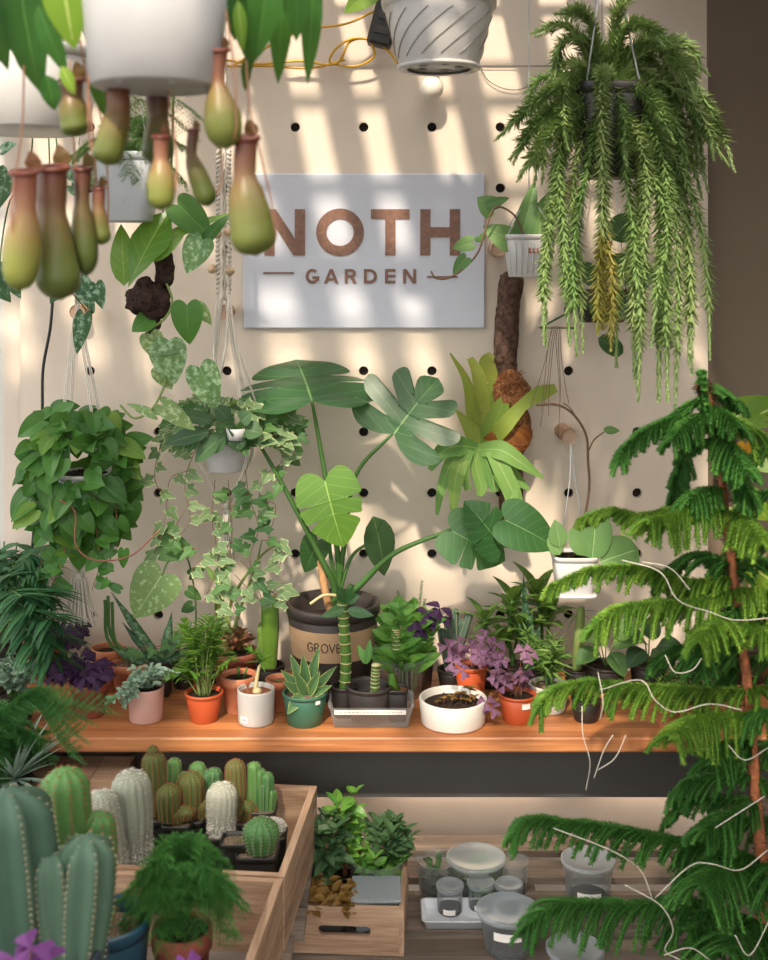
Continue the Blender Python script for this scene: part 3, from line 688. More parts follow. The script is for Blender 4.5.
# ================================================================== PLANT PIECES
def rosette(mb, c, n, L, W, shape='ov', tilt=(.2, 1.2), droop=.6, fold=.25, mi=0, **k):
    for i in range(n):
        a = i * 2.4 + rr(-.3, .3); t = rr(*tilt); leaf(mb, c, V((math.cos(a) * math.cos(t), math.sin(a) * math.cos(t), math.sin(t))), L * rr(.75, 1.15), W * rr(.8, 1.1), shape, droop=droop * rr(.6, 1.3), fold=fold, mi=mi, **k)
def bush(fol, stm, c, n, H, spread, L, W, shape='ov', per=7, up=1.0, sr=.0016, mi=0, droop=.5, lean=V((0, 0, 0)), topn=3):
    """n stems from c, each with per leaves"""
    for i in range(n):
        a = i * 2.4 + rr(-.4, .4); h = H * rr(.65, 1.1); o = V((math.cos(a), math.sin(a), 0)) * spread * rr(.3, 1)
        p0 = c + o * .15; p2 = c + o + V((0, 0, h)) + lean * rr(.5, 1.1); p1 = c + o * .4 + V((0, 0, h * .6)); pts = spline([p0, p1, p2], 6)
        if stm is not None: tube(stm, pts, sr, 5)
        for k in range(per):
            q = .25 + .75 * (k + .5) / per; j = min(len(pts) - 2, int(q * (len(pts) - 1))); p = pts[j].lerp(pts[j + 1], q * (len(pts) - 1) - j)
            b_ = k * 2.4 + a; el = rr(-.1, .7); leaf(fol, p, V((math.cos(b_) * math.cos(el), math.sin(b_) * math.cos(el), math.sin(el))), L * rr(.7, 1.15), W * rr(.8, 1.1), shape, V((rr(-.5, .5), -.5 + rr(-.4, .2), .9)), droop=droop * rr(.5, 1.4), mi=mi)
        rosette(fol, pts[-1], topn, L * .8, W * .8, shape, (.4, 1.2), droop, mi=mi) if topn else None
def palm_frond(mb, stm, pts, L, W, n=14, mi=0, droop=.5, sr=.0018):
    pts = spline(pts, 8); tube(stm, pts, sr, 5); m = len(pts) - 1
    for i in range(n):
        q = (.32 + .68 * i / (n - 1)) * m; j = min(m - 1, int(q)); p = pts[j].lerp(pts[j + 1], q - j); d = (pts[min(j + 1, m)] - pts[max(j - 1, 0)]).normalized()
        s = d.cross(V((0, 0, 1))); s = s.normalized() if s.length > .05 else V((1, 0, 0)); t = i / (n - 1)
        for sg in (-1, 1): leaf(mb, p, (d * (.5 + .5 * t) + s * sg + V((0, 0, rr(-.05, .3)))), L * math.sin(PI * (.18 + .75 * t)) * rr(.9, 1.1), W, 'lance', droop=droop * rr(.7, 1.3), fold=.15, mi=mi)
def fern_cloud(mb, c, rx, ry, rz, n, plume=.06, nl=.008, mi=0, per=5, low=-.1, w=.0011):
    """asparagus fern: plumes arching out of a centre, each plume with side sprays of fine needles"""
    for i in range(n):
        a = rr(0, 6.28); el = rr(low, 1.35); rad = rr(.45, 1.0)
        tip = V((math.cos(a) * math.cos(el) * rx, math.sin(a) * math.cos(el) * ry, math.sin(el) * rz)) * rad; mid = tip * .55 + V((0, 0, rz * .28))
        P = spline([c, c + mid, c + tip + V((0, 0, -.01))], 7); needles(mb, P, nl, 2, 1.1, w, mi, R.random(), 5, False)
        for j in range(6, len(P)):
            d = (P[j] - P[j - 1]).normalized(); s = d.cross(V((0, 0, 1))).normalized()
            for sg in (-1, 1):
                e = (d * .8 + s * sg + V((0, 0, rr(-.35, .1)))).normalized(); l = plume * (1.15 - .7 * (j - 5) / (len(P) - 5)) * rr(.7, 1.1)
                Q = [P[j] + e * (l * t / 7) + V((0, 0, -l * .25 * (t / 7) ** 2)) for t in range(8)]
                needles(mb, Q, nl, per, 1.05, w, mi, R.random(), 0, False)
def cane(T, pts, r, seg=20, rings=10):
    b = MB(); P = spline(pts, 10); rad = [r * (1 + .06 * math.sin(i * 1.7)) for i in range(len(P))]; tube(b, P, rad, seg); b.build('cane', 'ring', T)
    b = MB(); n = len(P) - 1
    for k in range(rings):
        q = (k + .4) / rings * n; j = int(q); p = P[j].lerp(P[j + 1], q - j); d = (P[j + 1] - P[j]).normalized(); tube(b, [p - d * .0011, p + d * .0011], r * 1.09, seg)
    b.build('node_rings', 'ringpale', T)
def oxalis(fol, stm, c, n, H, spread, s, lean=V((0, 0, 0)), front=.5):
    for i in range(n):
        a = rr(0, 6.28); q = math.sqrt(R.random()); tip = c + V((math.cos(a) * spread * q, math.sin(a) * spread * q * .7, H * rr(.45, 1.05) * (1.1 - .4 * q))) + lean * rr(.3, 1)
        tube(stm, spline([c + V((rr(-1, 1), rr(-1, 1), 0)) * .008, c.lerp(tip, .6) + V((0, 0, .012)), tip], 5), .0007, 4)
        b_ = rr(0, 6.28); nrm = V((rr(-.5, .5), -front + rr(-.4, .4), 1)).normalized(); x = nrm.orthogonal().normalized(); y = nrm.cross(x); rd = R.random()
        for k in range(3):
            g = b_ + k * 2.094; leaf(fol, tip, x * math.cos(g) + y * math.sin(g), s * rr(.9, 1.1), s * 1.15, 'tri', up=nrm, droop=.35, fold=-.22, rnd=rd)
def bench_pot(name, label, cat, px, base, wt, wb, top, mat, style='plain', soil='soil', group=None, **k):
    c, rt, rb, h = potpx(px, base, BZ, wt, wb, top); T = thing(name, label, cat, c, group); s = pot(T, c, rt, rb, h, mat, style, soil, **k); return T, s, c, rt, h

# ---- orange pot with parlour palm
T, s, c, rt, h = bench_pot('potted_palm', 'small parlour palm in a bright orange plastic pot right of the pink pot', 'potted plant', 204, 725, 38, 27, 691, 'orange')
f = MB(); st = MB()
for i in range(24):
    a = i * 2.4; tx, ty = 204 + math.cos(a) * rr(6, 34) - 2, rr(612, 672); t = at(tx, ty, c.y + math.sin(a) * .05)
    palm_frond(f, st, [s + V((math.cos(a), math.sin(a), 0)) * .014, s.lerp(t, .6) + V((0, 0, .012)), t], .062, .010, 10, droop=.7, sr=.0015)
f.build('foliage', 'palm_b', T); st.build('stems', 'stem_l', T)
# ---- white mug pot with caudex plant
T, s, c, rt, h = bench_pot('potted_succulent', 'white mug-shaped pot with a tiny label and a small knobbly stemmed plant', 'potted plant', 256, 729, 37.5, 36, 688, 'grey_pot', 'cyl', 'redgravel')
b = MB(); b1 = spline([s, s + V((0, 0, .02)), at(259, 668, c.y), at(262, 664, c.y)], 6); tube(b, b1, [.006 - .00015 * i for i in range(len(b1))], 8); ball(b, s + V((.003, 0, .004)), .012, sz=.8); b.build('knobbly_stem', 'ringpale', T)
f = MB(); rosette(f, at(260, 662, c.y), 16, .045, .009, 'lance', (-.2, 1.1)); rosette(f, at(252, 654, c.y), 10, .035, .008, 'lance', (-.2, 1.1)); f.build('foliage', 'palm_b', T)
b = MB(); q = c + V((-.018, -.0, 0)); 
def wrap(b, c, r, a0, a1, z0, z1, n=8, mi=0):
    vs = [V((c.x + r * math.sin(a0 + (a1 - a0) * i / n), c.y - r * math.cos(a0 + (a1 - a0) * i / n), z)) for z in (z0, z1) for i in range(n + 1)]
    b.add(vs, [(i, i + 1, n + 2 + i, n + 1 + i) for i in range(n)], None, .5, mi)
wrap(b, c, rt * .985, -.85, -.38, c.z + .012, c.z + .027); b.build('stamped_label', 'paper', T)
b = MB(); 
for z0, z1, a, a2 in ((.015, .0215, -.70, -.66), (.015, .0215, -.60, -.56), (.0195, .0215, -.60, -.50), (.015, .0215, -.50, -.47)): wrap(b, c, rt * .993, a, a2, c.z + z0, c.z + z1, 2)
b.build('stamp', 'ink', T)
# ---- green pot with bird's nest sansevieria
T, s, c, rt, h = bench_pot('potted_snake_plant', 'green plastic pot with a rosette of yellow edged snake plant leaves', 'potted plant', 305, 729, 45, 36, 691, 'green_pot', 'plain', 'gravel')
f = MB(); s2 = s + V((.005, 0, 0))
for tx, ty, dy, w in ((290, 652, .02, 13), (318, 646, 0, 13), (303, 655, -.03, 14), (281, 668, 0, 12), (336, 664, .01, 11), (330, 684, -.03, 10), (284, 680, -.02, 12), (296, 672, -.04, 12), (318, 672, -.04, 12), (309, 662, .03, 12)):
    t = at(tx, ty, c.y + dy); k = t - s2; leaf(f, s2 + V((0, 0, -.004)), k, k.length, m_(w, c.y), 'ov', V((0, -1, .5)), .25, .5, cup=.2)
leaf(f, s2 + V((-.01, -.02, .01)), at(292, 712, c.y - .06) - s2, .062, .032, 'ov', V((0, -1, .6)), .8, .3); f.build('foliage', 'sans_e', T)
b = MB(); wrap(b, c, rt * 1.0, .55, .8, c.z + h - .018, c.z + h - .009); b.build('price_tag', 'paper', T)
# ---- clear tray and what stands in it
y0 = surf(372, 730, BZ); T = thing('clear_tray', 'rectangular clear plastic tray with a paper strip, holding three dark pots', 'tray', V((at(372, 730, y0).x, y0 + .05, BZ)))
xa, xb = at(331, 0, y0).x, at(411, 0, y0).x; b = MB(); open_tray(b, xa - .006, y0, xb + .006, y0 + .125, BZ + .001, .052, .014, .002, .012); b.build('tray_body', 'clear', T)
b = MB(); box(b, (xa + .008, y0 + .0005, BZ + .037), (xb - .012, y0 + .002, BZ + .048)); b.build('paper_strip', 'paper', T)
b = MB(); R.seed(5); xx = xa + .012
while xx < xb - .02: w = rr(.003, .008); box(b, (xx, y0 - .0003, BZ + .041), (xx + w, y0 + .0005, BZ + .0445)); xx += w + .003
b.build('faded_print', 'grey_pot', T)
zt = BZ + .005
c = V((at(369, 0, y0 + .06).x, y0 + .062, zt)); T = thing('potted_cane', 'round brown plastic pot with a short ringed green cane, in the clear tray', 'potted plant', c)
s = pot(T, c, .058, .045, .085, 'nursery', fill=.6); p = at(375, 697, c.y - .02); cane(T, [p, at(375, 680, c.y - .02), at(376, 667, c.y - .02)], .0105, 16, 8)
b = MB(); ball(b, at(376, 665, c.y - .02), .012, sz=.4); b.build('cut_top', 'ringpale', T)
f = MB(); 
for q in ((362, 652), (370, 640), (358, 645)): lpx(f, (367, 664), q, c.y, 8, 'ov')
f.build('foliage', 'zz', T)
c = V((at(344, 0, y0 + .08).x, y0 + .085, zt)); T = thing('potted_cane', 'tall ringed green cane with dark leaves in front of the big monstera pot', 'potted plant', c)
s = pot(T, c, .033, .026, .075, 'black_pot', fill=.7); cane(T, [s, at(346, 660, c.y), at(344, 625, c.y), at(343, 600, c.y)], .0135, 18, 11)
f = MB(); 
for bb, tt, w in (((345, 608), (322, 616), 10), ((347, 610), (372, 615), 11), ((345, 604), (352, 590), 14), ((346, 603), (338, 588), 12), ((346, 600), (357, 596), 12)): lpx(f, bb, tt, c.y - .02, w, 'ov', dY=-.03)
f.build('foliage', 'mons', T); b = MB(); tube(b, [at(343, 602, c.y), at(349, 590, c.y), at(352, 585, c.y)], .008, 10); b.build('green_shoot', 'stem', T)
c = V((at(397, 0, y0 + .06).x, y0 + .06, zt)); T = thing('potted_cutting', 'square black pot with a lime green cutting at the right end of the clear tray', 'potted plant', c)
s = pot(T, c, .027, .022, .078, 'black_pot', soil='redgravel', sq=5, fill=.9); b = MB(); tube(b, [s, s + V((-.012, 0, .02)), s + V((-.013, 0, .042))], [.009, .011, .008], 12); b.build('cutting', 'palm_b', T)
# ---- clear cup of cuttings
c, rt, rb, h = potpx(401, 702, BZ, 54, 42, 655); T = thing('cuttings_cup', 'ribbed clear plastic cup crammed with glossy green leafy cuttings', 'cup', c)
b = MB(); lathe(b, c, [(1e-5, .001), (rb, .001), (rt * .94, h * .9), (rt * 1.03, h * .93), (rt * 1.03, h), (rt * .99, h)], 36); b.build('cup_wall', 'clear', T)
f = MB(); st = MB()
for i in range(22):
    a = i * 2.4; p0 = c + V((math.cos(a), math.sin(a), 0)) * rb * .7 + V((0, 0, .01)); t = at(402 + math.cos(a) * rr(6, 24), rr(606, 642), c.y + math.sin(a) * .03); P = spline([p0, p0.lerp(t, .5), t], 5); tube(st, P, .0025, 6)
    for k in range(12): j = 3 + k % 8; b_ = k * 2.4 + a; leaf(f, P[min(j + 1, 10)], V((math.cos(b_), math.sin(b_), .6)), rr(.05, .075), rr(.022, .032), 'ov', V((rr(-.5, .5), -.9, .6)), droop=.5)
f.build('foliage', 'zz', T); st.build('stems', 'stem_l', T)
cane(T, [at(397, 650, c.y - .045), at(396, 636, c.y - .045), at(396, 628, c.y - .045)], .011, 16, 7)
# dark purple leaves behind cup right handled by own plant
c, rt, rb, h = potpx(420, 694, BZ, 26, 22, 664); T = thing('potted_oxalis', 'dark purple shamrock plant leaning over the right edge of the clear cup', 'potted plant', c)
s = pot(T, c, rt, rb, h, 'black_pot'); f = MB(); st = MB()
for q in ((414, 618), (428, 612), (437, 617), (421, 625), (440, 608)):
    t = at(q[0], q[1], c.y - .05); tube(st, spline([s, s.lerp(t, .6) + V((.0, 0, .015)), t], 6), .0012, 5); rd = R.random(); nrm = V((rr(-.3, .3), -.45, 1)).normalized(); x = nrm.orthogonal().normalized(); y = nrm.cross(x)
    for k in range(3): g = k * 2.094 + rd * 6; leaf(f, t, x * math.cos(g) + y * math.sin(g), .04, .044, 'tri', up=nrm, droop=.4, fold=-.25, rnd=rd)
f.build('foliage', 'oxal_d', T); st.build('stems', 'stem_r', T)
# ---- white bowl
T, s, c, rt, h = bench_pot('seedling_bowl', 'wide low white ceramic bowl of soil with small reddish brown seedlings', 'bowl', 453, 735, 68, 66, 697, 'white_pot', 'cyl', fill=.72)
f = MB(); st = MB()
for q, sz in (((461, 694), .022), ((470, 690), .024), ((452, 697), .016), ((444, 699), .014), ((466, 700), .018), ((474, 697), .016), ((438, 702), .012)):
    t = at(q[0], q[1], c.y - .01); tube(st, [V((t.x, t.y, s.z)), t], .0008, 4); rosette(f, t, 6, sz, sz * .6, 'ov', (.1, .9))
f.build('foliage', 'coppery', T); st.build('stems', 'stem_r', T)
# ---- orange pot right with oxalis
T, s, c, rt, h = bench_pot('potted_oxalis', 'purple shamrock plant in a bright orange pot with a blank white label', 'potted plant', 518, 726, 37, 31, 693, 'orange')
f = MB(); st = MB(); oxalis(f, st, s, 9, .075, .06, .022, V((-.02, -.03, 0)))
for q in ((492, 708), (486, 702), (500, 660), (524, 650), (530, 655), (478, 655), (452, 662), (462, 670), (486, 636)):
    t = at(q[0], q[1], c.y - .05); tube(st, spline([s, s.lerp(t, .5) + V((0, 0, .03)), t], 6), .0007, 4); rd = R.random(); nrm = V((rr(-.4, .4), -.7, .8)).normalized(); x = nrm.orthogonal().normalized(); y = nrm.cross(x)
    for k in range(3): g = k * 2.094 + rd * 6; leaf(f, t, x * math.cos(g) + y * math.sin(g), .024, .028, 'tri', up=nrm, droop=.4, fold=-.25, rnd=rd)
f.build('foliage', 'oxal', T); st.build('stems', 'stem_r', T); b = MB(); wrap(b, c, rt * 1.0, .1, .6, c.z + h * .62, c.z + h * .82); b.build('blank_label', 'paper', T)
b = MB(); 
for i in range(22): a = rr(0, 6.28); q = s + V((math.cos(a), math.sin(a), 0)) * rr(0, rt * .7); tube(b, [q, q + V((rr(-.01, .01), rr(-.01, .01), rr(.015, .035)))], .0006, 4)
b.build('dry_stalks', 'stem_b', T)
# ---- red pot behind, large leaved pink purple oxalis
T, s, c, rt, h = bench_pot('potted_oxalis', 'bushy pink and purple shamrock plant in a red pot behind the white bowl', 'potted plant', 471, 706, 32, 25, 664, 'orange')
f = MB(); st = MB(); oxalis(f, st, s, 13, .085, .095, .028, V((-.01, -.03, 0)), .7); f.build('foliage', 'oxal', T); st.build('stems', 'stem_r', T)
# ---- white pot with fine leaves
T, s, c, rt, h = bench_pot('potted_herb', 'white pot with a spray of thin pointed leaves behind the right orange pot', 'potted plant', 549, 716, 40, 33, 683, 'white_pot', 'cyl', 'gravel')
f = MB(); st = MB(); bush(f, st, s, 14, .115, .065, .05, .007, 'lance', 10, lean=V((-.015, 0, 0)), topn=8, droop=.7); f.build('foliage', 'grass', T); st.build('stems', 'stem', T)
# ---- terracotta behind mug
T, s, c, rt, h = bench_pot('potted_sprout', 'terracotta pot with short green stubs, behind the white mug pot', 'potted plant', 239, 716, 37, 27, 674, 'terra', 'terra')
b = MB(); tube(b, [s, s + V((0, -.01, .02)), s + V((.0, -.012, .035))], .004, 8); tube(b, [s + V((.012, 0, 0)), s + V((.02, 0, .03))], .003, 8); b.build('stub_stems', 'stem', T)
T, s, c, rt, h = bench_pot('potted_seedling', 'small terracotta pot of reddish chips between the white mug and green pots', 'potted plant', 281, 713, 31, 22, 678, 'terra', 'terra', 'redgravel')
f = MB(); rosette(f, s, 5, .02, .008, 'ov', (.2, 1)); f.build('foliage', 'grass', T)
T, s, c, rt, h = bench_pot('potted_seedling', 'weathered terracotta pot, front one of the two left of the pink pot', 'potted plant', 131, 701, 39, 29, 661, 'terra', 'terra', 'gravel')
f = MB(); rosette(f, s, 5, .015, .006, 'ov', (.2, 1)); f.build('foliage', 'grass', T)
T, s, c, rt, h = bench_pot('empty_terracotta_pot', 'terracotta pot on the bench just left of the weathered one', 'pot', 108, 693, 34, 26, 647, 'terra', 'terra')
# ---- pink pot with silvery pilea
T, s, c, rt, h = bench_pot('potted_pilea', 'pink rounded pot with trailing small silvery green leaves', 'potted plant', 146, 726, 36, 33, 686, 'pink', 'cyl')
f = MB(); st = MB()
for i in range(26):
    a = rr(0, 6.28); q = rr(.3, 1); tx = 146 + math.cos(a) * q * (34 if math.cos(a) > 0 else 24); t = at(tx, 679 + rr(-10, 8) - 6 * (1 - q), c.y + math.sin(a) * .04 - .01)
    P = spline([s, s.lerp(t, .5) + V((0, 0, .015)), t], 5); tube(st, P, .0009, 4)
    for k in range(9): leaf(f, P[2 + k % 9], V((rr(-1, 1), rr(-1, .3), rr(-.1, .8))), rr(.014, .022), .012, 'ov', up=V((0, -.5, 1)), droop=.4)
for e in ((108, 703), (118, 696), (121, 706), (126, 700)):
    P = spline([s, at(134, 684, c.y - .05), at(e[0] + 8, e[1] - 6, c.y - .06), at(e[0], e[1], c.y - .05)], 5); tube(st, P, .0009, 4)
    for k in range(22): leaf(f, P[3 + k % 12], V((rr(-1, 1), rr(-1, .3), rr(-.3, .8))), rr(.014, .022), .012, 'ov', up=V((0, -.7, 1)), droop=.4)
f.build('foliage', 'silver', T); st.build('stems', 'stem', T)
# ---- left purple oxalis pair
T, s, c, rt, h = bench_pot('potted_oxalis', 'dark purple shamrock plant in a dark red pot at the left front of the bench', 'potted plant', 90, 720, 40, 30, 680, 'terra_d', 'terra', 'gravel')
f = MB(); st = MB(); oxalis(f, st, s, 26, .07, .085, .032, V((-.05, 0, 0)), .6); f.build('foliage', 'oxal_d', T); st.build('stems', 'stem_r', T)
T, s, c, rt, h = bench_pot('potted_oxalis', 'dark purple shamrock plant in a wide red pot against the pegboard at left', 'potted plant', 47, 682, 46, 36, 640, 'terra_d', 'terra')
f = MB(); st = MB(); oxalis(f, st, s, 22, .07, .10, .034, V((.02, -.05, 0)), .6); f.build('foliage', 'oxal_d', T); st.build('stems', 'stem_r', T)
# ---- silver leaf plant far left
T, s, c, rt, h = bench_pot('potted_shrub', 'small silvery leaved bush in a black pot at the far left of the bench', 'potted plant', 14, 728, 44, 34, 695, 'black_pot')
f = MB(); st = MB(); bush(f, st, s, 22, .09, .07, .028, .016, 'ov', 9); f.build('foliage', 'silver', T); st.build('stems', 'stem', T)
# ---- big left palm (two kinds: zz top and palm fronds)
c, rt, rb, h = potpx(-14, 708, BZ, 60, 46, 668); T = thing('potted_palm', 'large dark green palm with long arching fronds at the left edge', 'potted plant', c); s = pot(T, c, rt, rb, h, 'black_pot')
f = MB(); st = MB()
for tx, ty, dy in ((48, 600, -.12), (54, 640, -.16), (40, 570, -.02), (35, 575, -.05), (50, 622, -.2), (30, 560, 0), (20, 600, -.2), (50, 657, -.18), (10, 580, -.1), (35, 645, -.2), (-30, 560, 0), (-50, 600, -.1), (-60, 640, 0), (28, 615, -.22), (40, 598, -.15)):
    t = at(tx, ty, c.y + dy); palm_frond(f, st, [s, s.lerp(t, .55) + V((0, 0, .09)), t + V((0, 0, .012)), t], .115, .016, 15, droop=.7, sr=.0022)
f.build('fronds', 'palm', T); st.build('stems', 'stem', T)
c, rt, rb, h = potpx(4, 676, BZ, 44, 36, 636); T = thing('potted_zz_plant', 'dark green bush of rounded glossy leaves behind the left palm', 'potted plant', c); s = pot(T, c, rt, rb, h, 'black_pot')
f = MB(); st = MB()
for i in range(13):
    a = i * 2.4; t = at(8 + math.cos(a) * rr(4, 40), rr(530, 590), c.y - .04 + .05 * math.sin(a)); P = spline([s, s.lerp(t, .5), t], 6); tube(st, P, .0022, 5)
    for k in range(12):
        j = 3 + k // 2 + 2; j = min(j, 11); d = (P[j + 1] - P[j]).normalized(); sd = V((1, 0, 0)) * (1 if k % 2 else -1); leaf(f, P[j], d * .5 + sd + V((0, -.3, .2)), rr(.05, .075), .024, 'ov', up=V((0, -.6, 1)), droop=.4)
f.build('foliage', 'palm', T); st.build('stems', 'stem', T)
# ---- cylindrical snake plants at left
c, rt, rb, h = potpx(159, 698, BZ, 28, 24, 658); T = thing('potted_snake_plant', 'thick banded cylindrical snake plant leaves in a black pot behind the pink pot', 'potted plant', c); s = pot(T, c, rt, rb, h, 'black_pot', sq=5)
f = MB()
for p1, p2, r_ in (((148, 645), (111, 592), .0115), ((165, 650), (172, 612), .012), ((140, 662), (112, 648), .010), ((172, 650), (192, 622), .012), ((172, 660), (198, 642), .011), ((150, 655), (122, 660), .010), ((145, 650), (122, 622), .008)):
    P = spline([s, at(p1[0], p1[1], c.y - .02), at(p2[0], p2[1], c.y)], 8); n = len(P); tube(f, P, [r_ * (.75 + .4 * math.sin(PI * min(1, .2 + i / n * .8))) * (1 if i < n - 4 else .95 - .22 * (i - n + 5)) for i in range(n)], 10, rnd=R.random())
f.build('foliage', 'sans', T); b = MB()
for (x, y) in ((106, 650), (109, 646), (113, 652)): tube(b, spline([s, at(x + 5, y - 5, c.y), at(x - 1, y - 50, c.y)], 5), .0045, 7)
b.build('thin_shoots', 'stem', T)
# ---- large pale heart leaf plant
c, rt, rb, h = potpx(184, 690, BZ, 26, 21, 664); T = thing('potted_philodendron', 'plant with one big pale green heart leaf above the terracotta pots at left', 'potted plant', c); s = pot(T, c, rt, rb, h, 'black_pot')
f = MB(); lpx(f, (162, 575), (131, 621), c.y - .11, 50, 'heart', dY=-.02, fold=.2, cup=.5, up=(.1, -1, .2)); f.build('leaf', 'pale', T)
st = MB(); tube(st, spline([s, at(196, 620, c.y), at(188, 560, c.y), at(170, 560, c.y - .08), at(162, 576, c.y - .11)], 7), .0022, 6); st.build('stem', 'stem', T)
f = MB(); 
for q, t in (((188, 590), (202, 600)), ((190, 575), (205, 568)), ((192, 605), (180, 612))): lpx(f, q, t, c.y, 12, 'heart')
f.build('foliage', 'ivy_g', T)
# ---- reddish plant and bright euphorbia column, tall pale stems
c, rt, rb, h = potpx(235, 692, BZ, 46, 36, 650); T = thing('potted_bromeliad', 'rusty red foliage plant in a red pot behind the orange pot palm', 'potted plant', c); s = pot(T, c, rt, rb, h, 'terra_d', 'terra')
f = MB(); bush(f, None, s, 12, .05, .05, .035, .016, 'ov', 7); f.build('foliage', solid('rusty_leaf', '#7c3c2c', .5, .15, 40, c2='#5a5a30'), T)
c, rt, rb, h = potpx(270, 690, BZ, 30, 25, 664); T = thing('potted_cactus', 'bright green column cactus left of the big black monstera pot', 'potted plant', c); s = pot(T, c, rt, rb, h, 'black_pot')
def ribbed(mb, sp, base, tip, r, ribs=8, amp=.12, mi=0, smi=None, spl=.006, spn=10, dome=.9, spw=.0009, rnd=None, bulge=.08, seg=0):
    """ribbed cactus column with areoles of spines along each rib"""
    base, tip = V(base), V(tip); ax = (tip - base); L = ax.length; d = ax.normalized(); a = d.orthogonal().normalized(); b_ = d.cross(a); n = 12; seg = seg or ribs * 4; vs = []; uv = []
    rd = R.random() if rnd is None else rnd
    zs = [(i / n * (L - r * dome), 1) for i in range(n)] + [(L - r * dome + r * dome * math.sin(t * PI / 2 / 6), math.cos(t * PI / 2 / 6)) for t in range(7)]
    def rad(z, k, ang): return r * k * (.88 + bulge + .12 * math.sin(min(1, z / L * 1.6) * PI / 2) - bulge * math.cos(z / L * 5)) * (1 + amp * math.cos(ribs * ang))
    for z, k in zs:
        for j in range(seg): g = 2 * PI * j / seg; q = max(rad(z, k, g), 1e-5); vs.append(base + d * z + a * (q * math.cos(g)) + b_ * (q * math.sin(g))); uv.append((.3, z / L))
    m = len(zs); mb.add(vs, [(i * seg + j, i * seg + (j + 1) % seg, (i + 1) * seg + (j + 1) % seg, (i + 1) * seg + j) for i in range(m - 1) for j in range(seg)], uv, rd, mi)
    if sp is None: return
    cnt = max(4, int(L / (spl * 1.3)))
    for j in range(ribs):
        g = 2 * PI * j / ribs; o = a * math.cos(g) + b_ * math.sin(g); t = d.cross(o)
        for i in range(cnt):
            z = (i + .5 + .3 * (j % 2)) / cnt * L; k = 1 if z < L - r * dome else math.sqrt(max(0, 1 - ((z - L + r * dome) / (r * dome)) ** 2))
            p = base + d * z + o * rad(z, k, g)
            ball(sp, p, spw * 1.25, seg=5)
            for q in range(spn):
                h_ = 2 * PI * q / spn + rr(-.3, .3); e = (o * rr(.5, 1.1) + (t * math.cos(h_) + d * math.sin(h_)) * .9).normalized() * spl * rr(.6, 1.1); w = e.cross(o).normalized() * spw * .5 if e.cross(o).length > 1e-7 else t * spw * .5
                sp.add([p - w, p + w, p + e], [(0, 1, 2)])
f = MB(); sp = MB(); ribbed(f, sp, s, at(270, 596, c.y), .022, 4, .22, spl=.004, spn=4); ribbed(f, sp, s + V((-.015, 0, 0)), at(263, 622, c.y), .014, 4, .22, spl=.004, spn=4); f.build('body', leafmat('bright_cactus_skin', '#6f9a34', '#8ab540', trans=.05), T); sp.build('spines', 'spine', T)
c, rt, rb, h = potpx(218, 684, BZ, 30, 25, 648); T = thing('potted_dracaena', 'plant with thick pale stems branching up behind the orange pot palm', 'potted plant', c); s = pot(T, c, rt, rb, h, 'black_pot')
st = MB()
for P in (((226, 640), (225, 610), (215, 575)), ((228, 640), (232, 600), (262, 555), (288, 540)), ((230, 640), (240, 610), (256, 565), (262, 540))): tube(st, spline([s] + [at(x, y, c.y - .01) for x, y in P], 6), [.007 - .0002 * i for i in range(len(P) * 6 + 1)], 8)
st.build('stems', 'stem_l', T); f = MB()
for q, t, w in (((215, 580), (205, 565), 7), ((222, 590), (212, 625), 9), ((216, 575), (228, 600), 9), ((226, 630), (204, 640), 6), ((228, 630), (250, 640), 6)): lpx(f, q, t, c.y - .02, w, 'lance', droop=.8)
f.build('foliage', 'drac', T)
# ================================================================== BIG POT WITH MONSTERA
c, rt, rb, h = potpx(333, 703, BZ, 93, 76, 601); T = thing('potted_monstera', 'large split leaf monstera in a big black nursery pot with a kraft paper band', 'potted plant', c)
s = pot(T, c, rt, rb, h, 'nursery', fill=.78)
b = MB(); rk = lambda z: (rb + (rt - rb) * 1.012 * z / h) * 1.008
n = 24; z0, z1 = at(333, 664, c.y - rt * .9).z - c.z, at(333, 633, c.y - rt * .9).z - c.z
vs = [V((c.x + rk(z) * math.sin(-1.35 + 2.7 * i / n), c.y - rk(z) * math.cos(-1.35 + 2.7 * i / n), c.z + z)) for z in (z0, z1) for i in range(n + 1)]
b.add(vs, [(i, i + 1, n + 2 + i, n + 1 + i) for i in range(n)]); b.build('paper_band', 'kraft', T)
# lettering G R O V wrapped round the band
def glyph(ch, ang, w, z0_, hh, name='letter'):
    L = {'G': [[(.95, .8), (.75, .98), (.4, 1), (.08, .75), (.05, .3), (.35, .02), (.8, .06), (.95, .25), (.95, .48), (.6, .48)]], 'R': [[(.05, 0), (.05, 1), (.6, 1), (.85, .8), (.6, .52), (.05, .5)], [(.5, .5), (.95, 0)]], 'O': [[(.5 + .5 * math.cos(t * .45), .5 + .5 * math.sin(t * .45)) for t in range(15)]], 'V': [[(0, 1), (.5, 0), (1, 1)]], 'E': [[(.9, 1), (.1, 1), (.1, 0), (.9, 0)], [(.1, .5), (.75, .5)]]}[ch]
    mb = MB()
    for st_ in L:
        pts = []
        for i in range(len(st_) - 1):
            for k in range(4): t = k / 4; pts.append((st_[i][0] * (1 - t) + st_[i + 1][0] * t, st_[i][1] * (1 - t) + st_[i + 1][1] * t))
        pts.append(st_[-1]); P = []
        for x, z in pts: zz = z0_ + z * hh; a = ang + x * w; q = rk(zz) + .0006; P.append(V((c.x + q * math.sin(a), c.y - q * math.cos(a), c.z + zz)))
        tube(mb, P, .0013, 5)
    mb.build(name, 'ink', T)
zc = (z0 + z1) / 2
for ch, a, w in (('G', -.56, .14), ('R', -.38, .12), ('O', -.22, .15), ('V', -.04, .13), ('E', .12, .11)): glyph(ch, a, w, zc - .011, .023)
st = MB(); Yc = c.y
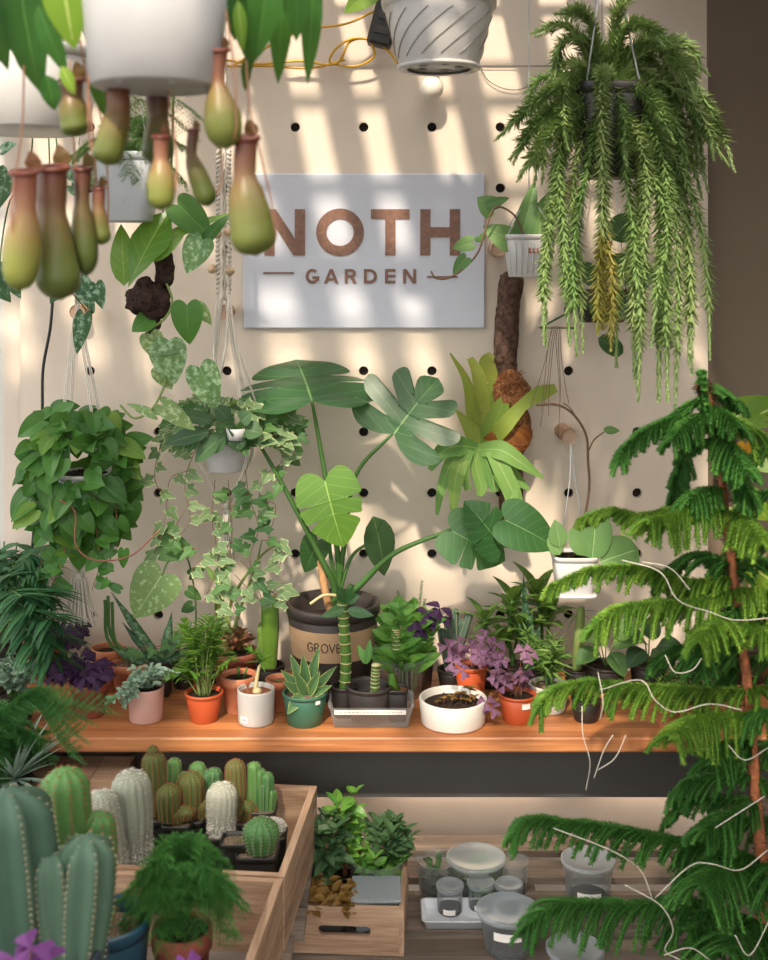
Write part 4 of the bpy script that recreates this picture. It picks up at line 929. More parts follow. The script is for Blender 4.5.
def stem(pts, r0, r1, mb=None, n=8):
    P = spline(pts, n); tube(mb if mb is not None else st, P, [r0 + (r1 - r0) * i / (len(P) - 1) for i in range(len(P))], 9)
hub = at(340, 590, Yc)
stem([s, at(339, 585, Yc), at(336, 540, Yc - .02), at(319, 440, Yc - .03), at(312, 401, Yc - .08)], .011, .004)
stem([s, at(338, 590, Yc), at(345, 540, Yc - .02), at(356, 475, Yc - .05), at(392, 434, Yc - .08)], .010, .004)
stem([s, at(335, 590, Yc - .01), at(322, 560, Yc - .04), at(280, 480, Yc - .06), at(255, 437, Yc - .08)], .012, .004)
stem([s, at(343, 600, Yc - .02), at(360, 585, Yc - .03), at(395, 553, Yc - .05), at(450, 530, Yc - .06)], .013, .005)
stem([s, at(337, 590, Yc), at(330, 550, Yc - .02), at(331, 500, Yc - .06)], .007, .004)
stem([s, at(350, 560, Yc), at(372, 540, Yc + .02), at(380, 520, Yc + .02)], .006, .003)
st.build('stems', 'stem', T)
b = MB(); tube(b, spline([s, at(325, 590, Yc - .01), at(321, 560, Yc)], 5), .011, 12); b.build('wooden_stake', solid('stake', '#b88a5c', .8, .2, 80, .002), T)
b = MB(); tube(b, spline([at(345, 597, Yc - .03), at(325, 595, Yc - .05), at(310, 604, Yc - .06)], 6), .004, 8); b.build('aerial_root', 'ringpale', T)
def mleaf(pts, m='mons', name='leaf', **k):
    f = MB(); lpx(f, *pts, **k); f.build(name, m, T)
f = MB(); a0 = at(311, 402, Yc - .05)   # flat topped leaf seen nearly edge-on: broad, pointing left and toward the viewer
leaf(f, at(312, 401, Yc - .08), V((-.22, .86, .46)), .27, .325, 'monsa', V((.05, -.5, 1)), .25, .05, cup=.3, rnd=.35, wave=.03); f.build('leaf', 'mons', T)
mleaf(((394, 434), (436, 374), Yc - .08, 104, 'monsb'), dY=.02, up=(-.15, -1, .45), rnd=.1, fold=.25, cup=.3)
mleaf(((325, 481), (340, 548), Yc - .07, 62, 'monsa'), 'mons_b', dY=-.05, up=(-.25, -1, .35), fold=.22, rnd=.5)
mleaf(((373, 516), (391, 578), Yc + .02, 36, 'ov'), 'dull', dY=-.01, up=(.5, -1, .2), rnd=.6)
mleaf(((318, 540), (303, 575), Yc + .02, 30, 'heart'), 'mons', rnd=.3)
mleaf(((452, 531), (507, 560), Yc - .07, 52, 'monsa'), 'mons', dY=-.03, up=(.1, -1, .3), rnd=.9)
mleaf(((500, 545), (470, 500), Yc - .09, 46, 'monsa'), 'mons', dY=-.02, up=(.3, -1, .5), rnd=.4)
mleaf(((505, 520), (562, 546), Yc - .09, 52, 'heart'), 'mons', dY=-.02, up=(0, -1, .5), rnd=.7, fold=.3)
mleaf(((258, 440), (200, 432), Yc - .09, 38, 'heart'), 'mons', dY=-.02, up=(0, -.5, 1), rnd=.8, fold=.35)
st = MB(); stem([at(450, 530, Yc - .06), at(480, 525, Yc - .07), at(505, 522, Yc - .08)], .005, .003); st.build('stems', 'stem', T)

# ================================================================== BARK POST + STAGHORN
T = thing('bark_post', 'upright rough bark log fixed to the pegboard right of the sign', 'log', at(508, 420, -.05))
b = MB(); P = spline([at(x, y, -.055) for x, y in ((512, 276), (509, 300), (506, 340), (505, 370), (508, 410), (511, 450), (511, 500), (509, 545))], 6)
vs0 = len(b.v); tube(b, P, [.0335 + .0015 * math.sin(i * .7) + rr(-.001, .001) for i in range(len(P))], 22, wob=.05); b.build('log', 'bark', T)
b = MB(); ball(b, at(509, 276, -.075), .02, sz=.7); ball(b, at(500, 360, -.08), .014); b.build('knots', 'bark', T)
T = thing('staghorn_fern', 'staghorn fern with antler shaped fronds mounted on the bark post', 'fern', at(505, 430, -.1))
YS = -.12
b = MB(); ball(b, at(509, 425, -.085), .062, seg=24, sz=1.25); 
lump(b, at(511, 392, -.10), .05, 1.1, .3, 30, 24)
for _ in range(900):
    a = rr(0, 6.28); q = rr(.0, 1); p = at(511 + 16 * q * math.cos(a), 388 + 18 * q * math.sin(a), -.155 + .03 * q); tube(b, [p, p + V((rr(-1, 1), rr(-.8, 0), rr(-1, 1))) * .016], .0009, 3, caps=False)
b.build('fibre_ball', 'fibre', T)
f = MB()
for i in range(9):
    a = -.5 + i * .35; leaf(f, at(505, 432, -.14), V((math.cos(a) * 1.0, -.25, -abs(math.sin(a)) * .7 - .1)), .085, .06, 'round', V((0, -1, 0)), .9, .2)
f.build('brown_shield_fronds', 'shield', T)
f = MB()   # upright shield lobes
def rpx(f, pts, ws, Y, mi=0, up=(0, -1, .3), n=6, rnd=None, fold=.15, dys=None):
    P = spline([at(x, y, Y - (dys[i] if dys else 0)) for i, (x, y) in enumerate(pts)], n); m = len(P) - 1; W = []
    for i in range(m + 1): q = i / m * (len(ws) - 1); j = min(int(q), len(ws) - 2); W.append(m_((ws[j] + (ws[j + 1] - ws[j]) * (q - j)) * .82, Y))
    ribbon(f, P, W, V(up), mi, rnd, fold)
rpx(f, [(478, 440), (473, 412), (466, 380), (450, 353)], [10, 18, 10, 2], YS, dys=(0, .02, .04, .06))
rpx(f, [(482, 440), (482, 405), (478, 375), (470, 358)], [14, 20, 16, 8], YS - .01, dys=(0, .01, .02, .01))
rpx(f, [(484, 445), (487, 415), (489, 395), (494, 380)], [16, 24, 22, 6], YS + .01)
rpx(f, [(476, 446), (472, 432), (464, 420), (456, 410)], [12, 20, 12, 2], YS - .03)
rpx(f, [(488, 445), (505, 425), (523, 405), (540, 394), (556, 388)], [18, 20, 14, 20, 10], YS - .01, dys=(0, .03, .03, .03, .02))
rpx(f, [(486, 447), (492, 430), (500, 410), (506, 396)], [20, 28, 24, 8], YS - .02)
rpx(f, [(497, 386), (490, 375), (487, 362), (492, 354)], [6, 20, 20, 8], YS + .02)
f.build('shield_fronds', 'stag_y', T)
f = MB()
rpx(f, [(478, 448), (458, 446), (442, 452), (430, 470)], [12, 26, 20, 6], YS - .03, dys=(0, .03, .04, .05))
rpx(f, [(460, 447), (448, 470), (440, 495), (437, 515)], [18, 16, 10, 4], YS - .04, dys=(0, .02, .03, .03))
rpx(f, [(464, 450), (456, 478), (454, 500), (453, 522)], [20, 20, 12, 3], YS - .05, dys=(0, .02, .02, .02))
rpx(f, [(470, 450), (464, 470), (468, 490)], [10, 14, 8], YS - .06)
rpx(f, [(480, 448), (476, 465), (481, 485), (480, 496)], [10, 15, 16, 8], YS - .05)
rpx(f, [(478, 450), (500, 450), (520, 462), (543, 478)], [14, 24, 18, 3], YS - .04, dys=(0, .03, .04, .03))
rpx(f, [(492, 450), (502, 470), (512, 490), (520, 508)], [18, 22, 20, 12], YS - .06, dys=(0, .02, .03, .03))
rpx(f, [(500, 472), (510, 492), (514, 510), (524, 520)], [20, 18, 14, 4], YS - .07, dys=(0, .02, .03, .03))
rpx(f, [(506, 465), (520, 482), (530, 490)], [16, 12, 3], YS - .05)
rpx(f, [(482, 450), (492, 475), (495, 492)], [10, 20, 10], YS - .05)
f.build('antler_fronds', 'stag', T)

# ================================================================== HANGING POTS
def cords(T, top, rim_pts, r=.0016, mat='cord', name='hanger', zt=2.93):
    b = MB()
    for p in rim_pts: tube(b, [V(p), V(top)], r, 5)
    tube(b, [V(top), V((top[0], top[1], zt))], r, 5); b.build(name, mat, T)
# white swirl pot
c = at(439, 67, -.62); T = thing('hanging_planter', 'white hanging pot with grey swirled lines at the top, above the sign', 'hanging pot', c)
dT = m_(1, c.y); rb, rt, h = 40 * dT, 57 * dT, 66 * dT; s = pot(T, c, rt, rb, h, 'hang_white', fill=.85)
b = MB()
for k in range(14):
    a0 = 2 * PI * k / 14; P = []
    for i in range(13):
        t = i / 12; z = h * (.1 + .66 * t); r_ = rb + (rt - rb) * .85 * (z / h / .86) * 1.0 + .0009; a = a0 + t * 1.1; P.append(c + V((r_ * math.sin(a), -r_ * math.cos(a), z)))
    tube(b, P, .0013, 5)
b.build('swirl_lines', 'stripe', T); b = MB(); lathe(b, c + V((0, 0, -.006)), [(rb * .8, 0), (rb * 1.02, .0), (rb * 1.04, .008), (rb * .8, .008)], 36); b.build('foot_ring', 'hang_white', T)
for k in range(5): b = MB(); a = k * 1.257; disc(b, c + V((math.cos(a) * rb * .5, math.sin(a) * rb * .5, -.002)), rb * .13, 10); b.build('drain_hole', 'black_pot', T)
f = MB(); st = MB(); bush(f, st, s, 12, .14, .13, .09, .06, 'heart', 4); lpx(f, (372, -8), (342, 10), c.y - .05, 26, 'heart'); lpx(f, (420, -30), (392, -6), c.y - .1, 26, 'heart'); f.build('foliage', 'heart_b', T); st.build('stems', 'stem', T)
cords(T, (c.x, c.y, 2.72), [c + V((math.cos(a) * rt, math.sin(a) * rt, h)) for a in (.5, 2.6, 4.7)], mat='hang_grey')
# white bowl top left
c = at(28, 132, -1.0); T = thing('hanging_planter', 'broad white hanging bowl at the top left behind the pitcher plant', 'hanging pot', c); dT = m_(1, c.y)
s = pot(T, c, 74 * dT, 58 * dT, 80 * dT, 'hang_white', fill=.9); f = MB(); st = MB(); bush(f, st, s, 10, .15, .12, .1, .05, 'ov', 5)
f.build('foliage', 'nep', T); st.build('stems', 'stem', T); cords(T, (c.x, c.y, 2.7), [c + V((math.cos(a) * .13, math.sin(a) * .13, 80 * dT)) for a in (.5, 2.6, 4.7)], mat='hang_grey')
# small square hanging pot with fine fern
c = at(128, 222, -.45); T = thing('hanging_fern', 'pale square hanging pot with a fine feathery light green fern', 'hanging plant', c); dT = m_(1, c.y)
s = pot(T, c, 30 * dT, 24 * dT, 68 * dT, 'hang_grey', sq=5, fill=.9); f = MB(); fern_cloud(f, s, .16, .12, .13, 42, .05, .007, low=-.6)
for tx, ty in ((170, 175), (185, 130), (200, 118), (150, 120), (140, 190), (120, 110)):
    P = spline([s, at((128 + tx) / 2, ty - 20, c.y - .04), at(tx, ty, c.y - .05)], 10); 
    for j in range(6, len(P)):
        for sg in (-1, 1): Q = [P[j] + V((sg * .006 * t, -.002 * t, -.0045 * t)) for t in range(7)]; needles(f, Q, .008, 4, 1.0, .0012, 0, R.random(), 0, False)
f.build('foliage', 'fern_l', T); cords(T, (c.x, c.y, 2.6), [c + V((sx * .06, sy * .06, 68 * dT)) for sx, sy in ((1, 1), (-1, 1), (1, -1), (-1, -1))], mat='hang_grey')

M['lidskin'] = leafmat('pitcher_lid_skin', '#a05c44', '#8a6a44', trans=.3)
# pitcher plant in the foreground
YN = -1.62; c = at(155, 88, YN); dT = m_(1, YN); T = thing('hanging_pitcher_plant', 'pitcher plant with green and red pitchers in a white pot at top left', 'hanging plant', c)
s = pot(T, c, 76 * dT, 63 * dT, 118 * dT, solid('grey_white_plastic', '#a9a9aa', .5, .06, 8), fill=.9); b = MB()
P = [c + V((70.5 * dT * math.sin(a), -70.5 * dT * math.cos(a), (84 - 5 * math.sin(a * 3)) * dT)) for a in [x * .2 - 1.6 for x in range(17)]]; tube(b, P, .0013, 5); b.build('thin_cord', 'cord', T)
b = MB()
for k in range(6): a = k * 1.047; ball(b, c + V((math.cos(a) * 50 * dT, math.sin(a) * 50 * dT, 2 * dT)), .008, sz=.8)
b.build('feet', 'hang_grey', T)
def pitcher(px, ty, by, w, dy=0, lean=0, rnd=.2, top_w=.5, tend=None):
    Y = YN + dy; L = (by - ty) * m_(1, Y); r = w / 2 * m_(1, Y); P = spline([at(px - lean * .4, ty, Y), at(px - lean * .5, ty + (by - ty) * .35, Y), at(px + lean * .1, ty + (by - ty) * .72, Y), at(px + lean * .6, by, Y)], 8); n = len(P) - 1
    rad = []
    for i in range(n + 1):
        t = i / n; q = top_w + .06 * math.cos(t * 6) if t < .32 else top_w + (1 - top_w) * math.sin(min(1, (t - .32) / .36) * PI / 2); q *= 1 + .07 * math.sin(t * 9 + px); rad.append(max(.0005, r * q * (math.sqrt(max(0, 1 - ((t - .76) / .24) ** 2)) if t > .76 else 1)))
    b = MB(); tube(b, P, rad, 18, rnd=rnd, caps=False, wob=.02); b.uv = [(u, 1 - v) for u, v in b.uv]; body = b.build('pitcher', 'pitch', T)
    b = MB(); q0 = P[0]; d = (P[1] - P[0]).normalized(); R0 = rad[0] * 1.08
    pts = [q0 + V((math.cos(a) * R0, math.sin(a) * R0, .25 * R0 * math.sin(a))) for a in [x * PI / 8 for x in range(17)]]; tube(b, pts, r * .13, 7, caps=False); o = b.build('lip', solid('pitcher_lip%d' % int(px), '#7c4030', .35, .1), body); 
    b = MB(); leaf(b, q0 + V((R0 * .5, R0, .002)), V((-.25, -.35, .9)), R0 * 1.7, R0 * 1.3, 'ov', V((0, 1, .2)), droop=-.6, rnd=rnd, wave=.1); b.build('pitcher_lid', 'lidskin', body)
    if tend:
        b = MB(); e = P[-1]; tp = [at(x, y, Y + yy) for x, y, yy in tend]; tube(b, spline([e - d * r * .2 + V((0, 0, .002))] + tp, 7), .0016, 6); b.build('tendril', solid('tendril%d' % int(px), '#a8765a', .5, .1), body)
pitcher(22, 172, 291, 37, 0, -6, .05, .62, [(14, 270, -.02), (12, 200, -.02), (22, 130, 0), (24, 60, .02)])
pitcher(56, 168, 300, 44, .06, 8, .75, .6, [(75, 270, .03), (78, 200, .04), (72, 120, .05), (70, 60, .05)])
pitcher(84, 168, 276, 26, .1, 4, .9, .62, [(96, 250, .1), (96, 180, .1), (90, 100, .1)])
pitcher(100, 188, 245, 20, .12, 3, .45, .6, [(108, 230, .1), (106, 150, .1), (95, 90, .1)])
pitcher(112, 84, 165, 32, .02, -12, .45, .7, [(92, 150, 0), (88, 110, 0), (90, 60, 0)])
pitcher(74, 80, 136, 32, .05, 6, .7, .7, [(86, 120, 0), (88, 90, 0), (80, 40, 0)])
pitcher(158, 92, 165, 30, .1, 0, .95, .7, [(168, 150, .1), (160, 60, .1)])
pitcher(161, 136, 210, 29, -.02, 0, .15, .5, [(175, 190, 0), (176, 150, 0), (168, 90, 0)])
pitcher(200, 130, 206, 23, .04, 16, .8, .45, [(222, 180, 0), (218, 140, 0), (206, 80, 0)])
pitcher(222, 50, 149, 36, -.02, 8, .3, .42, [(236, 130, -.02), (234, 70, -.02), (226, 10, 0)])
pitcher(250, 138, 256, 47, .0, 10, .5, .45, [(276, 235, 0), (262, 160, 0), (250, 110, .0), (246, 60, 0)])
f = MB(); g = MB()
for bb, tt, w, dy in (((18, -45), (24, 96), 52, -.02), ((38, 5), (62, 75), 24, -.03), ((46, 75), (56, 110), 22, .02), ((-12, -30), (-8, 70), 40, 0), ((243, -40), (256, 66), 44, 0), ((268, -40), (262, 62), 38, -.03), ((315, -30), (308, 84), 22, .03), ((285, -30), (276, 84), 26, .05), ((252, 50), (238, 90), 14, .06), ((296, -20), (300, 40), 26, 0), ((228, -30), (236, 40), 20, .05), ((180, -60), (200, 0), 30, 0), ((120, -70), (110, -10), 30, 0), ((96, 60), (104, 120), 22, .1)):
    lpx(f, bb, tt, YN + dy, w, 'ov', droop=.6, fold=.3, up=(rr(-.4, .4), -1, .3), wave=.05)
for bb, tt, w, dy in (((60, -45), (69, 48), 48, -.05), ((238, 0), (242, 52), 14, -.04), ((62, 66), (74, 94), 14, -.05)): lpx(g, bb, tt, YN + dy, w, 'ov', droop=.5, fold=.25)
st = MB()
for tx, ty in ((18, -45), (60, -45), (-12, -30), (243, -40), (268, -40), (315, -30), (285, -30), (120, -70), (180, -60)): tube(st, spline([s, at((155 + tx) / 2, -90, YN), at(tx, ty, YN)], 6), .004, 7)
f.build('foliage', 'nep', T); g.build('bright_leaves', 'nep_b', T); st.build('stems', 'stem', T)
cords(T, (c.x, c.y, 2.6), [c + V((math.cos(a) * 76 * dT, math.sin(a) * 76 * dT, 118 * dT)) for a in (.5, 2.6, 4.7)], mat='hang_grey')

# mounted plant on moss chunk + pothos vine
Yv = -.42; T = thing('mounted_fern', 'leafy plant mounted on a dark hanging chunk of tree fern bark', 'hanging plant', at(155, 290, Yv))
b = MB(); lump(b, at(148, 300, Yv), .05, .95, .45, 28, 36); lump(b, at(164, 270, Yv + .01), .022, 2.2, .5, 40); lump(b, at(153, 322, Yv), .02, 1.5, .5, 50); b.build('moss_mount', 'moss', T)
f = MB(); lpx(f, (128, 288), (160, 206), Yv - .05, 46, 'spat', up=(-.3, -1, .3), fold=.25, wave=.06); lpx(f, (124, 286), (122, 222), Yv - .04, 26, 'ov', up=(.3, -1, .2)); lpx(f, (150, 262), (182, 232), Yv - .05, 16, 'ov')
lpx(f, (160, 240), (232, 206), Yv - .03, 12, 'lance'); f.build('foliage', 'mons_b', T)
b = MB(); tube(b, [at(163, 255, Yv + .01), at(163, -20, Yv)], .0015, 5); b.build('hanging_wire', 'cord', T)
T = thing('hanging_pothos', 'pothos vine with big marbled heart leaves trailing beside the macrame ropes', 'hanging plant', at(185, 180, Yv)); 
c = at(190, -28, Yv + .13); s = pot(T, c, .06, .048, .09, 'hang_white'); cords(T, (c.x, c.y, 2.6), [c + V((math.cos(a) * .06, math.sin(a) * .06, .09)) for a in (.5, 2.6, 4.7)], mat='rope')
st = MB(); tube(st, spline([s, at(178, -60, Yv + .05), at(174, 60, Yv + .02), at(172, 150, Yv + .02), at(168, 205, Yv), at(168, 235, Yv), at(163, 270, Yv), at(172, 300, Yv - .01), at(165, 318, Yv - .02), at(145, 335, Yv - .02), at(160, 345, Yv - .02), at(168, 370, Yv - .02), at(155, 405, Yv - .02), at(135, 418, Yv), at(120, 405, Yv)], 8), .0032, 7); st.build('stem', 'stem_l', T)
f = MB(); g = MB(); hb = MB()
for bb, tt, w in (((178, 205), (213, 236), 34), ((187, 305), (187, 345), 34), ((150, 318), (130, 330), 24), ((205, 240), (228, 212), 14)): lpx(f, bb, tt, Yv - .03, w, 'heart', dY=-.01, up=(rr(-.3, .3), -1, .4))
for bb, tt, w in (((202, 240), (183, 272), 34), ((166, 345), (176, 384), 38), ((200, 368), (216, 410), 34), ((155, 345), (178, 350), 20)): lpx(g, bb, tt, Yv - .04, w, 'heart', dY=-.01, up=(rr(-.2, .2), -1, .5))
for bb, tt, w in (((150, 335), (160, 362), 24), ((162, 405), (196, 430), 20), ((198, 306), (212, 325), 14), ((160, 368), (172, 390), 22), ((155, 415), (125, 402), 10)): lpx(hb, bb, tt, Yv - .02, w, 'heart')
f.build('foliage', 'heart', T); g.build('marbled_leaves', 'marble', T); hb.build('pale_leaves', 'pale', T)
# scindapsus leaves at the far left, hanging from the bowl region
Yq = -.55; T = thing('hanging_scindapsus', 'dark marbled vine hanging at the left edge below the pitchers', 'hanging plant', at(50, 150, Yq)); c = at(40, -20, Yq + .1); s = pot(T, c, .07, .055, .1, 'hang_white'); cords(T, (c.x, c.y, 2.6), [c + V((math.cos(a) * .07, math.sin(a) * .07, .1)) for a in (.5, 2.6, 4.7)], mat='rope')
f = MB(); st = MB()
for P in (((30, 170), (10, 200), (0, 260), (4, 290)), ((60, 180), (70, 240), (66, 280), (86, 310)), ((50, 190), (40, 240), (55, 300))): tube(st, spline([s] + [at(x, y, Yq) for x, y in P], 6), .002, 5)
for bb, tt, w in (((2, 150), (14, 142), 14), ((8, 172), (-6, 208), 26), ((12, 178), (22, 170), 10), ((2, 262), (18, 298), 22), ((-8, 280), (10, 300), 20), ((66, 282), (48, 302), 18), ((80, 280), (92, 312), 20), ((96, 284), (102, 308), 16), ((84, 315), (76, 354), 18), ((60, 160), (76, 182), 16), ((72, 186), (88, 200), 14), ((62, 280), (86, 292), 14)): lpx(f, bb, tt, Yq - .02, w, 'heart', dY=-.02, up=(rr(-.4, .4), -1, .5))
f.build('foliage', leafmat('dark_marbled_leaf', '#2f5a40', '#44714c', '#86a890', .03, marble=('#8fae98', .62)), T); st.build('stems', 'stem', T)
# ------------------------------------------------------------------ macrame hangers and their plants
def macrame(T, topc, rim, r, bot, tassel, beads=True, zt=2.93, n=4):
    """ropes from a knot above the pot, splayed round the pot, gathered under it into a tassel"""
    topc, rim, bot = V(topc), V(rim), V(bot); b = MB()
    for k in range(n):
        a = PI / n + 2 * PI * k / n; o = V((math.cos(a) * r, math.sin(a) * r, 0)); P = spline([topc + o * .12, topc.lerp(rim, .55) + o * .6, rim + o, rim + o * .95 + V((0, 0, -.06)), bot + o * .1], 7)
        for q in (-1, 1): tube(b, [p + V((q * .0022, 0, 0)) for p in P], .0018, 5)
    for q in (-1, 1):
        P = [topc + V((q * .004 * math.cos(i * .9), .004 * math.sin(i * .9), (zt - topc.z) * i / 90)) for i in range(91)]; tube(b, P, .0036, 6)
    b.build('ropes', 'rope', T)
    b = MB()
    for i in range(34):
        a = i * 2.4; q = math.sqrt(i / 34) * tassel[0]; p = bot + V((math.cos(a), math.sin(a), 0)) * q * .45; tube(b, spline([p, p + V((math.cos(a) * q * .35, math.sin(a) * q * .35, -tassel[1] * .5)), p + V((math.cos(a) * q * .8, math.sin(a) * q * .8, -tassel[1] * rr(.85, 1.05)))], 4), .0022, 5)
    tube(b, [bot + V((0, 0, .015)), bot + V((0, 0, -.012))], .012, 10); b.build('tassel', 'rope', T)
def trail(f, st, pts, sp, L, W, shape, mi=0, r=.0011, side=1, face=.6, droop=.4):
    P = spline(pts, 10); tube(st, P, r, 5); acc = 0
    for i in range(1, len(P)):
        acc += (P[i] - P[i - 1]).length
        if acc > sp:
            acc = 0; q = R.choice((-1, 1)); d = V((q * rr(.4, 1), rr(-.7, .1), rr(-.9, .2))); leaf(f, P[i] + d.normalized() * .008, d, L * rr(.6, 1.1), W * rr(.6, 1.1), shape, V((rr(-.3, .3), -1, rr(.1, .8))), droop * rr(.5, 1.5), .2, mi)
Yh = -.28; c = at(84, 512, Yh); T = thing('hanging_philodendron', 'dense dark green heartleaf plant in a macrame hanger with a white tassel, at left', 'hanging plant', c)
s = pot(T, c, .072, .055, .105, 'hang_white', fill=.95); macrame(T, at(77, 318, Yh + .06), s + V((0, 0, .0)), .08, at(79, 578, Yh), (.042, .12))
f = MB(); st = MB()
for i in range(300):
    a = rr(0, 6.28); e = rr(-1.3, 1.1); q = rr(.75, 1.08); o = V((math.cos(a) * math.cos(e) * .138, math.sin(a) * math.cos(e) * .12, math.sin(e) * .185)) * q; p = at(82, 474, Yh) + o
    if p.y > -.03: p.y = -.03
    d = V((o.x * 3 + rr(-.9, .9), o.y * 2 - .3 + rr(-.4, .4), -.55 + rr(-.4, .8) + o.z)); p.x += -.10 * max(0, -o.z) * (1 if o.x > 0 else -.6); L = rr(.045, .08); leaf(f, p, d, L, L * .78, 'heart', V((o.x * 3 + rr(-.5, .5), -1 + o.y * 2, rr(.2, 1.2))), rr(.2, .9), rr(.1, .4), 0 if R.random() < .86 else 1)
for pts in ([(60, 500), (45, 540), (42, 580), (60, 600)], [(95, 520), (100, 560), (92, 590)], [(115, 500), (118, 540), (110, 560)], [(70, 520), (62, 560), (50, 590)]): trail(f, st, [at(x, y, Yh - .07) for x, y in pts], .035, .06, .045, 'heart')
for pts in ([(60, 500), (75, 512), (76, 545), (95, 560), (130, 556), (160, 530)],): tube(st, spline([at(x, y, Yh - .13) for x, y in pts], 8), .0022, 6)
for bb, tt, w in (((124, 550), (122, 570), 12), ((108, 580), (100, 590), 8), ((120, 590), (105, 582), 9)): lpx(f, bb, tt, Yh - .1, w, 'heart')
f.build('foliage', ['heart', 'heart_b'], T); st.build('vines', 'stem_r', T)
Yi = -.22; c = at(226, 470, Yi); T = thing('hanging_ivy', 'variegated ivy trailing from a macrame hanger with wooden beads left of the sign', 'hanging plant', c)
s = pot(T, c, .07, .052, .085, 'hang_white', fill=.95); macrame(T, at(224, 300, Yi + .03), s, .085, at(226, 505, Yi), (.02, .16)); b = MB()
P = [[at(218 + 1.1 * math.sin(i * 1.3), 150 + i * .96, Yi - .02 + .003 * math.cos(i * 1.3)) for i in range(150)], [at(229 + 1.1 * math.cos(i * 1.3), 150 + i * .96, Yi - .02 + .003 * math.sin(i * 1.3)) for i in range(150)]]
for q in P: tube(b, q, .0045, 7)
tube(b, [at(218, 293, Yi - .02), at(214, 330, Yi - .03), at(214, 400, Yi - .06)], .003, 6); tube(b, [at(229, 293, Yi - .02), at(236, 345, Yi - .05), at(262, 420, Yi - .04)], .003, 6); tube(b, [at(229, 293, Yi - .02), at(226, 345, Yi - .05), at(212, 420, Yi - .08)], .003, 6); b.build('knotted_ropes', 'rope', T)
for x, y in ((217, 234), (228, 232), (212, 269), (230, 271)):
    b = MB(); ball(b, at(x, y, Yi - .022), .0125, seg=16); b.build('bead', 'bead', T)
f = MB(); st = MB(); R.seed(21)
for i in range(165):
    a = rr(0, 6.28); e = rr(-.5, 1.1); o = V((math.cos(a) * math.cos(e) * .17, math.sin(a) * math.cos(e) * .10, math.sin(e) * .085)); p = at(232, 428, Yi - .02) + o; p.y = min(p.y, -.03)
    L = rr(.03, .055); leaf(f, p, V((o.x * 5, -.4, rr(-.9, .3))), L, L * .95, 'ivy', V((rr(-.4, .4), -1, rr(.2, 1))), rr(.1, .6), .15, 0 if R.random() < .55 else 1)
for pts in ([(255, 415), (285, 425), (300, 440)], [(265, 420), (290, 440), (282, 480), (270, 500)], [(180, 425), (160, 450), (155, 480), (168, 500)], [(200, 440), (185, 480), (190, 520), (175, 540)], [(215, 480), (212, 520), (218, 560), (205, 600)], [(228, 480), (232, 530), (228, 590), (240, 620)], [(245, 470), (252, 500), (275, 505), (268, 540)], [(240, 480), (258, 525), (250, 560), (262, 600)], [(262, 540), (285, 545), (278, 570)], [(225, 500), (215, 545), (222, 580), (215, 625)], [(185, 510), (172, 535), (182, 548), (200, 548)], [(230, 545), (200, 560), (190, 575)], [(240, 560), (270, 590), (285, 600), (296, 612)], [(235, 575), (262, 600), (282, 590)], [(190, 470), (170, 480), (165, 520), (155, 555)], [(272, 430), (282, 460), (262, 480), (258, 520)]):
    trail(f, st, [at(x, y, Yi - .05) for x, y in pts], .036, .046, .045, 'ivy', 0 if R.random() < .7 else 1)
tube(st, spline([at(x, y, Yi - .06) for x, y in ((190, 650), (150, 648), (145, 640))], 8), .0014, 5); trail(f, st, [at(x, y, Yi - .07) for x, y in ((190, 620), (175, 640), (150, 648), (120, 650))], .035, .04, .038, 'ivy', 1)
lpx(f, (160, 545), (196, 552), Yi - .04, 30, 'heart', mi=1); f.build('foliage', ['ivy', 'ivy_g'], T); st.build('vines', 'stem_b', T)
# silver velvet leaves in front of the ivy basket: monstera neighbour
T = thing('hanging_peperomia', 'grey green oval leaved plant spilling over the front of the ivy basket', 'hanging plant', at(222, 440, Yi - .12)); f = MB(); st = MB()
o = at(236, 428, Yi - .13)
for tx, ty, w in ((215, 405, 18), (160, 440, 20), (228, 425, 26), (190, 460, 22), (205, 452, 22), (238, 452, 18), (262, 432, 22), (172, 410, 16), (250, 412, 18)):
    t = at(tx, ty, Yi - .15); q = o.lerp(t, .35); tube(st, spline([o, q + V((0, 0, .006)), q], 3), .0012, 4); leaf(f, q, t - q, (t - q).length, m_(w, Yi - .13), 'ov', V((rr(-.3, .3), -1, .6)), .5)
f.build('foliage', 'dull', T); st.build('stems', 'stem', T); b = MB(); lathe(b, at(236, 440, Yi - .13), [(1e-5, 0), (.02, 0), (.026, .03), (.022, .03), (.018, .02), (1e-5, .02)], 20); tube(b, [at(236, 431, Yi - .13), at(233, 432, Yi - .06)], .002, 5); b.build('small_pot', 'hang_white', T)

# ------------------------------------------------------------------ hoyas
def hoya_pot(T, px, bot, wt, hh, Y, square=True):
    dT = m_(1, Y); c = at(px, bot, Y); return pot(T, c, wt / 2 * dT, wt / 2 * .78 * dT, hh * dT, 'hang_white', fill=.9, sq=6 if square else 0), c, dT
Yo = -.32; T = thing('hanging_hoya', 'white ribbed pot with thick heart shaped hoya leaves hanging beside the sign', 'hanging plant', at(528, 277, Yo)); s, c, dT = hoya_pot(T, 529, 277, 50, 42, Yo)
b = MB()
for k in range(7): a = at(509 + 6.2 * k, 243, c.y - 24.5 * dT); e = at(511 + 5.4 * k, 274, c.y - 20 * dT); tube(b, [a, e], .0016, 5)
b.build('ribs', 'hang_white', T); b = MB()
for k, (x, w) in enumerate(((529, 1.5), (533, 1.2), (537, 1.5), (541, 2.))): 
    box(b, at(x, 253, c.y - 24.8 * dT), at(x, 253, c.y - 24.8 * dT) + V((w * dT, .001, 5 * dT))); box(b, at(x, 253, c.y - 24.8 * dT), at(x, 253, c.y - 24.8 * dT) + V((3.2 * dT, .001, 1.2 * dT)))
b.build('red_writing', 'redink', T)
f = MB(); st = MB()
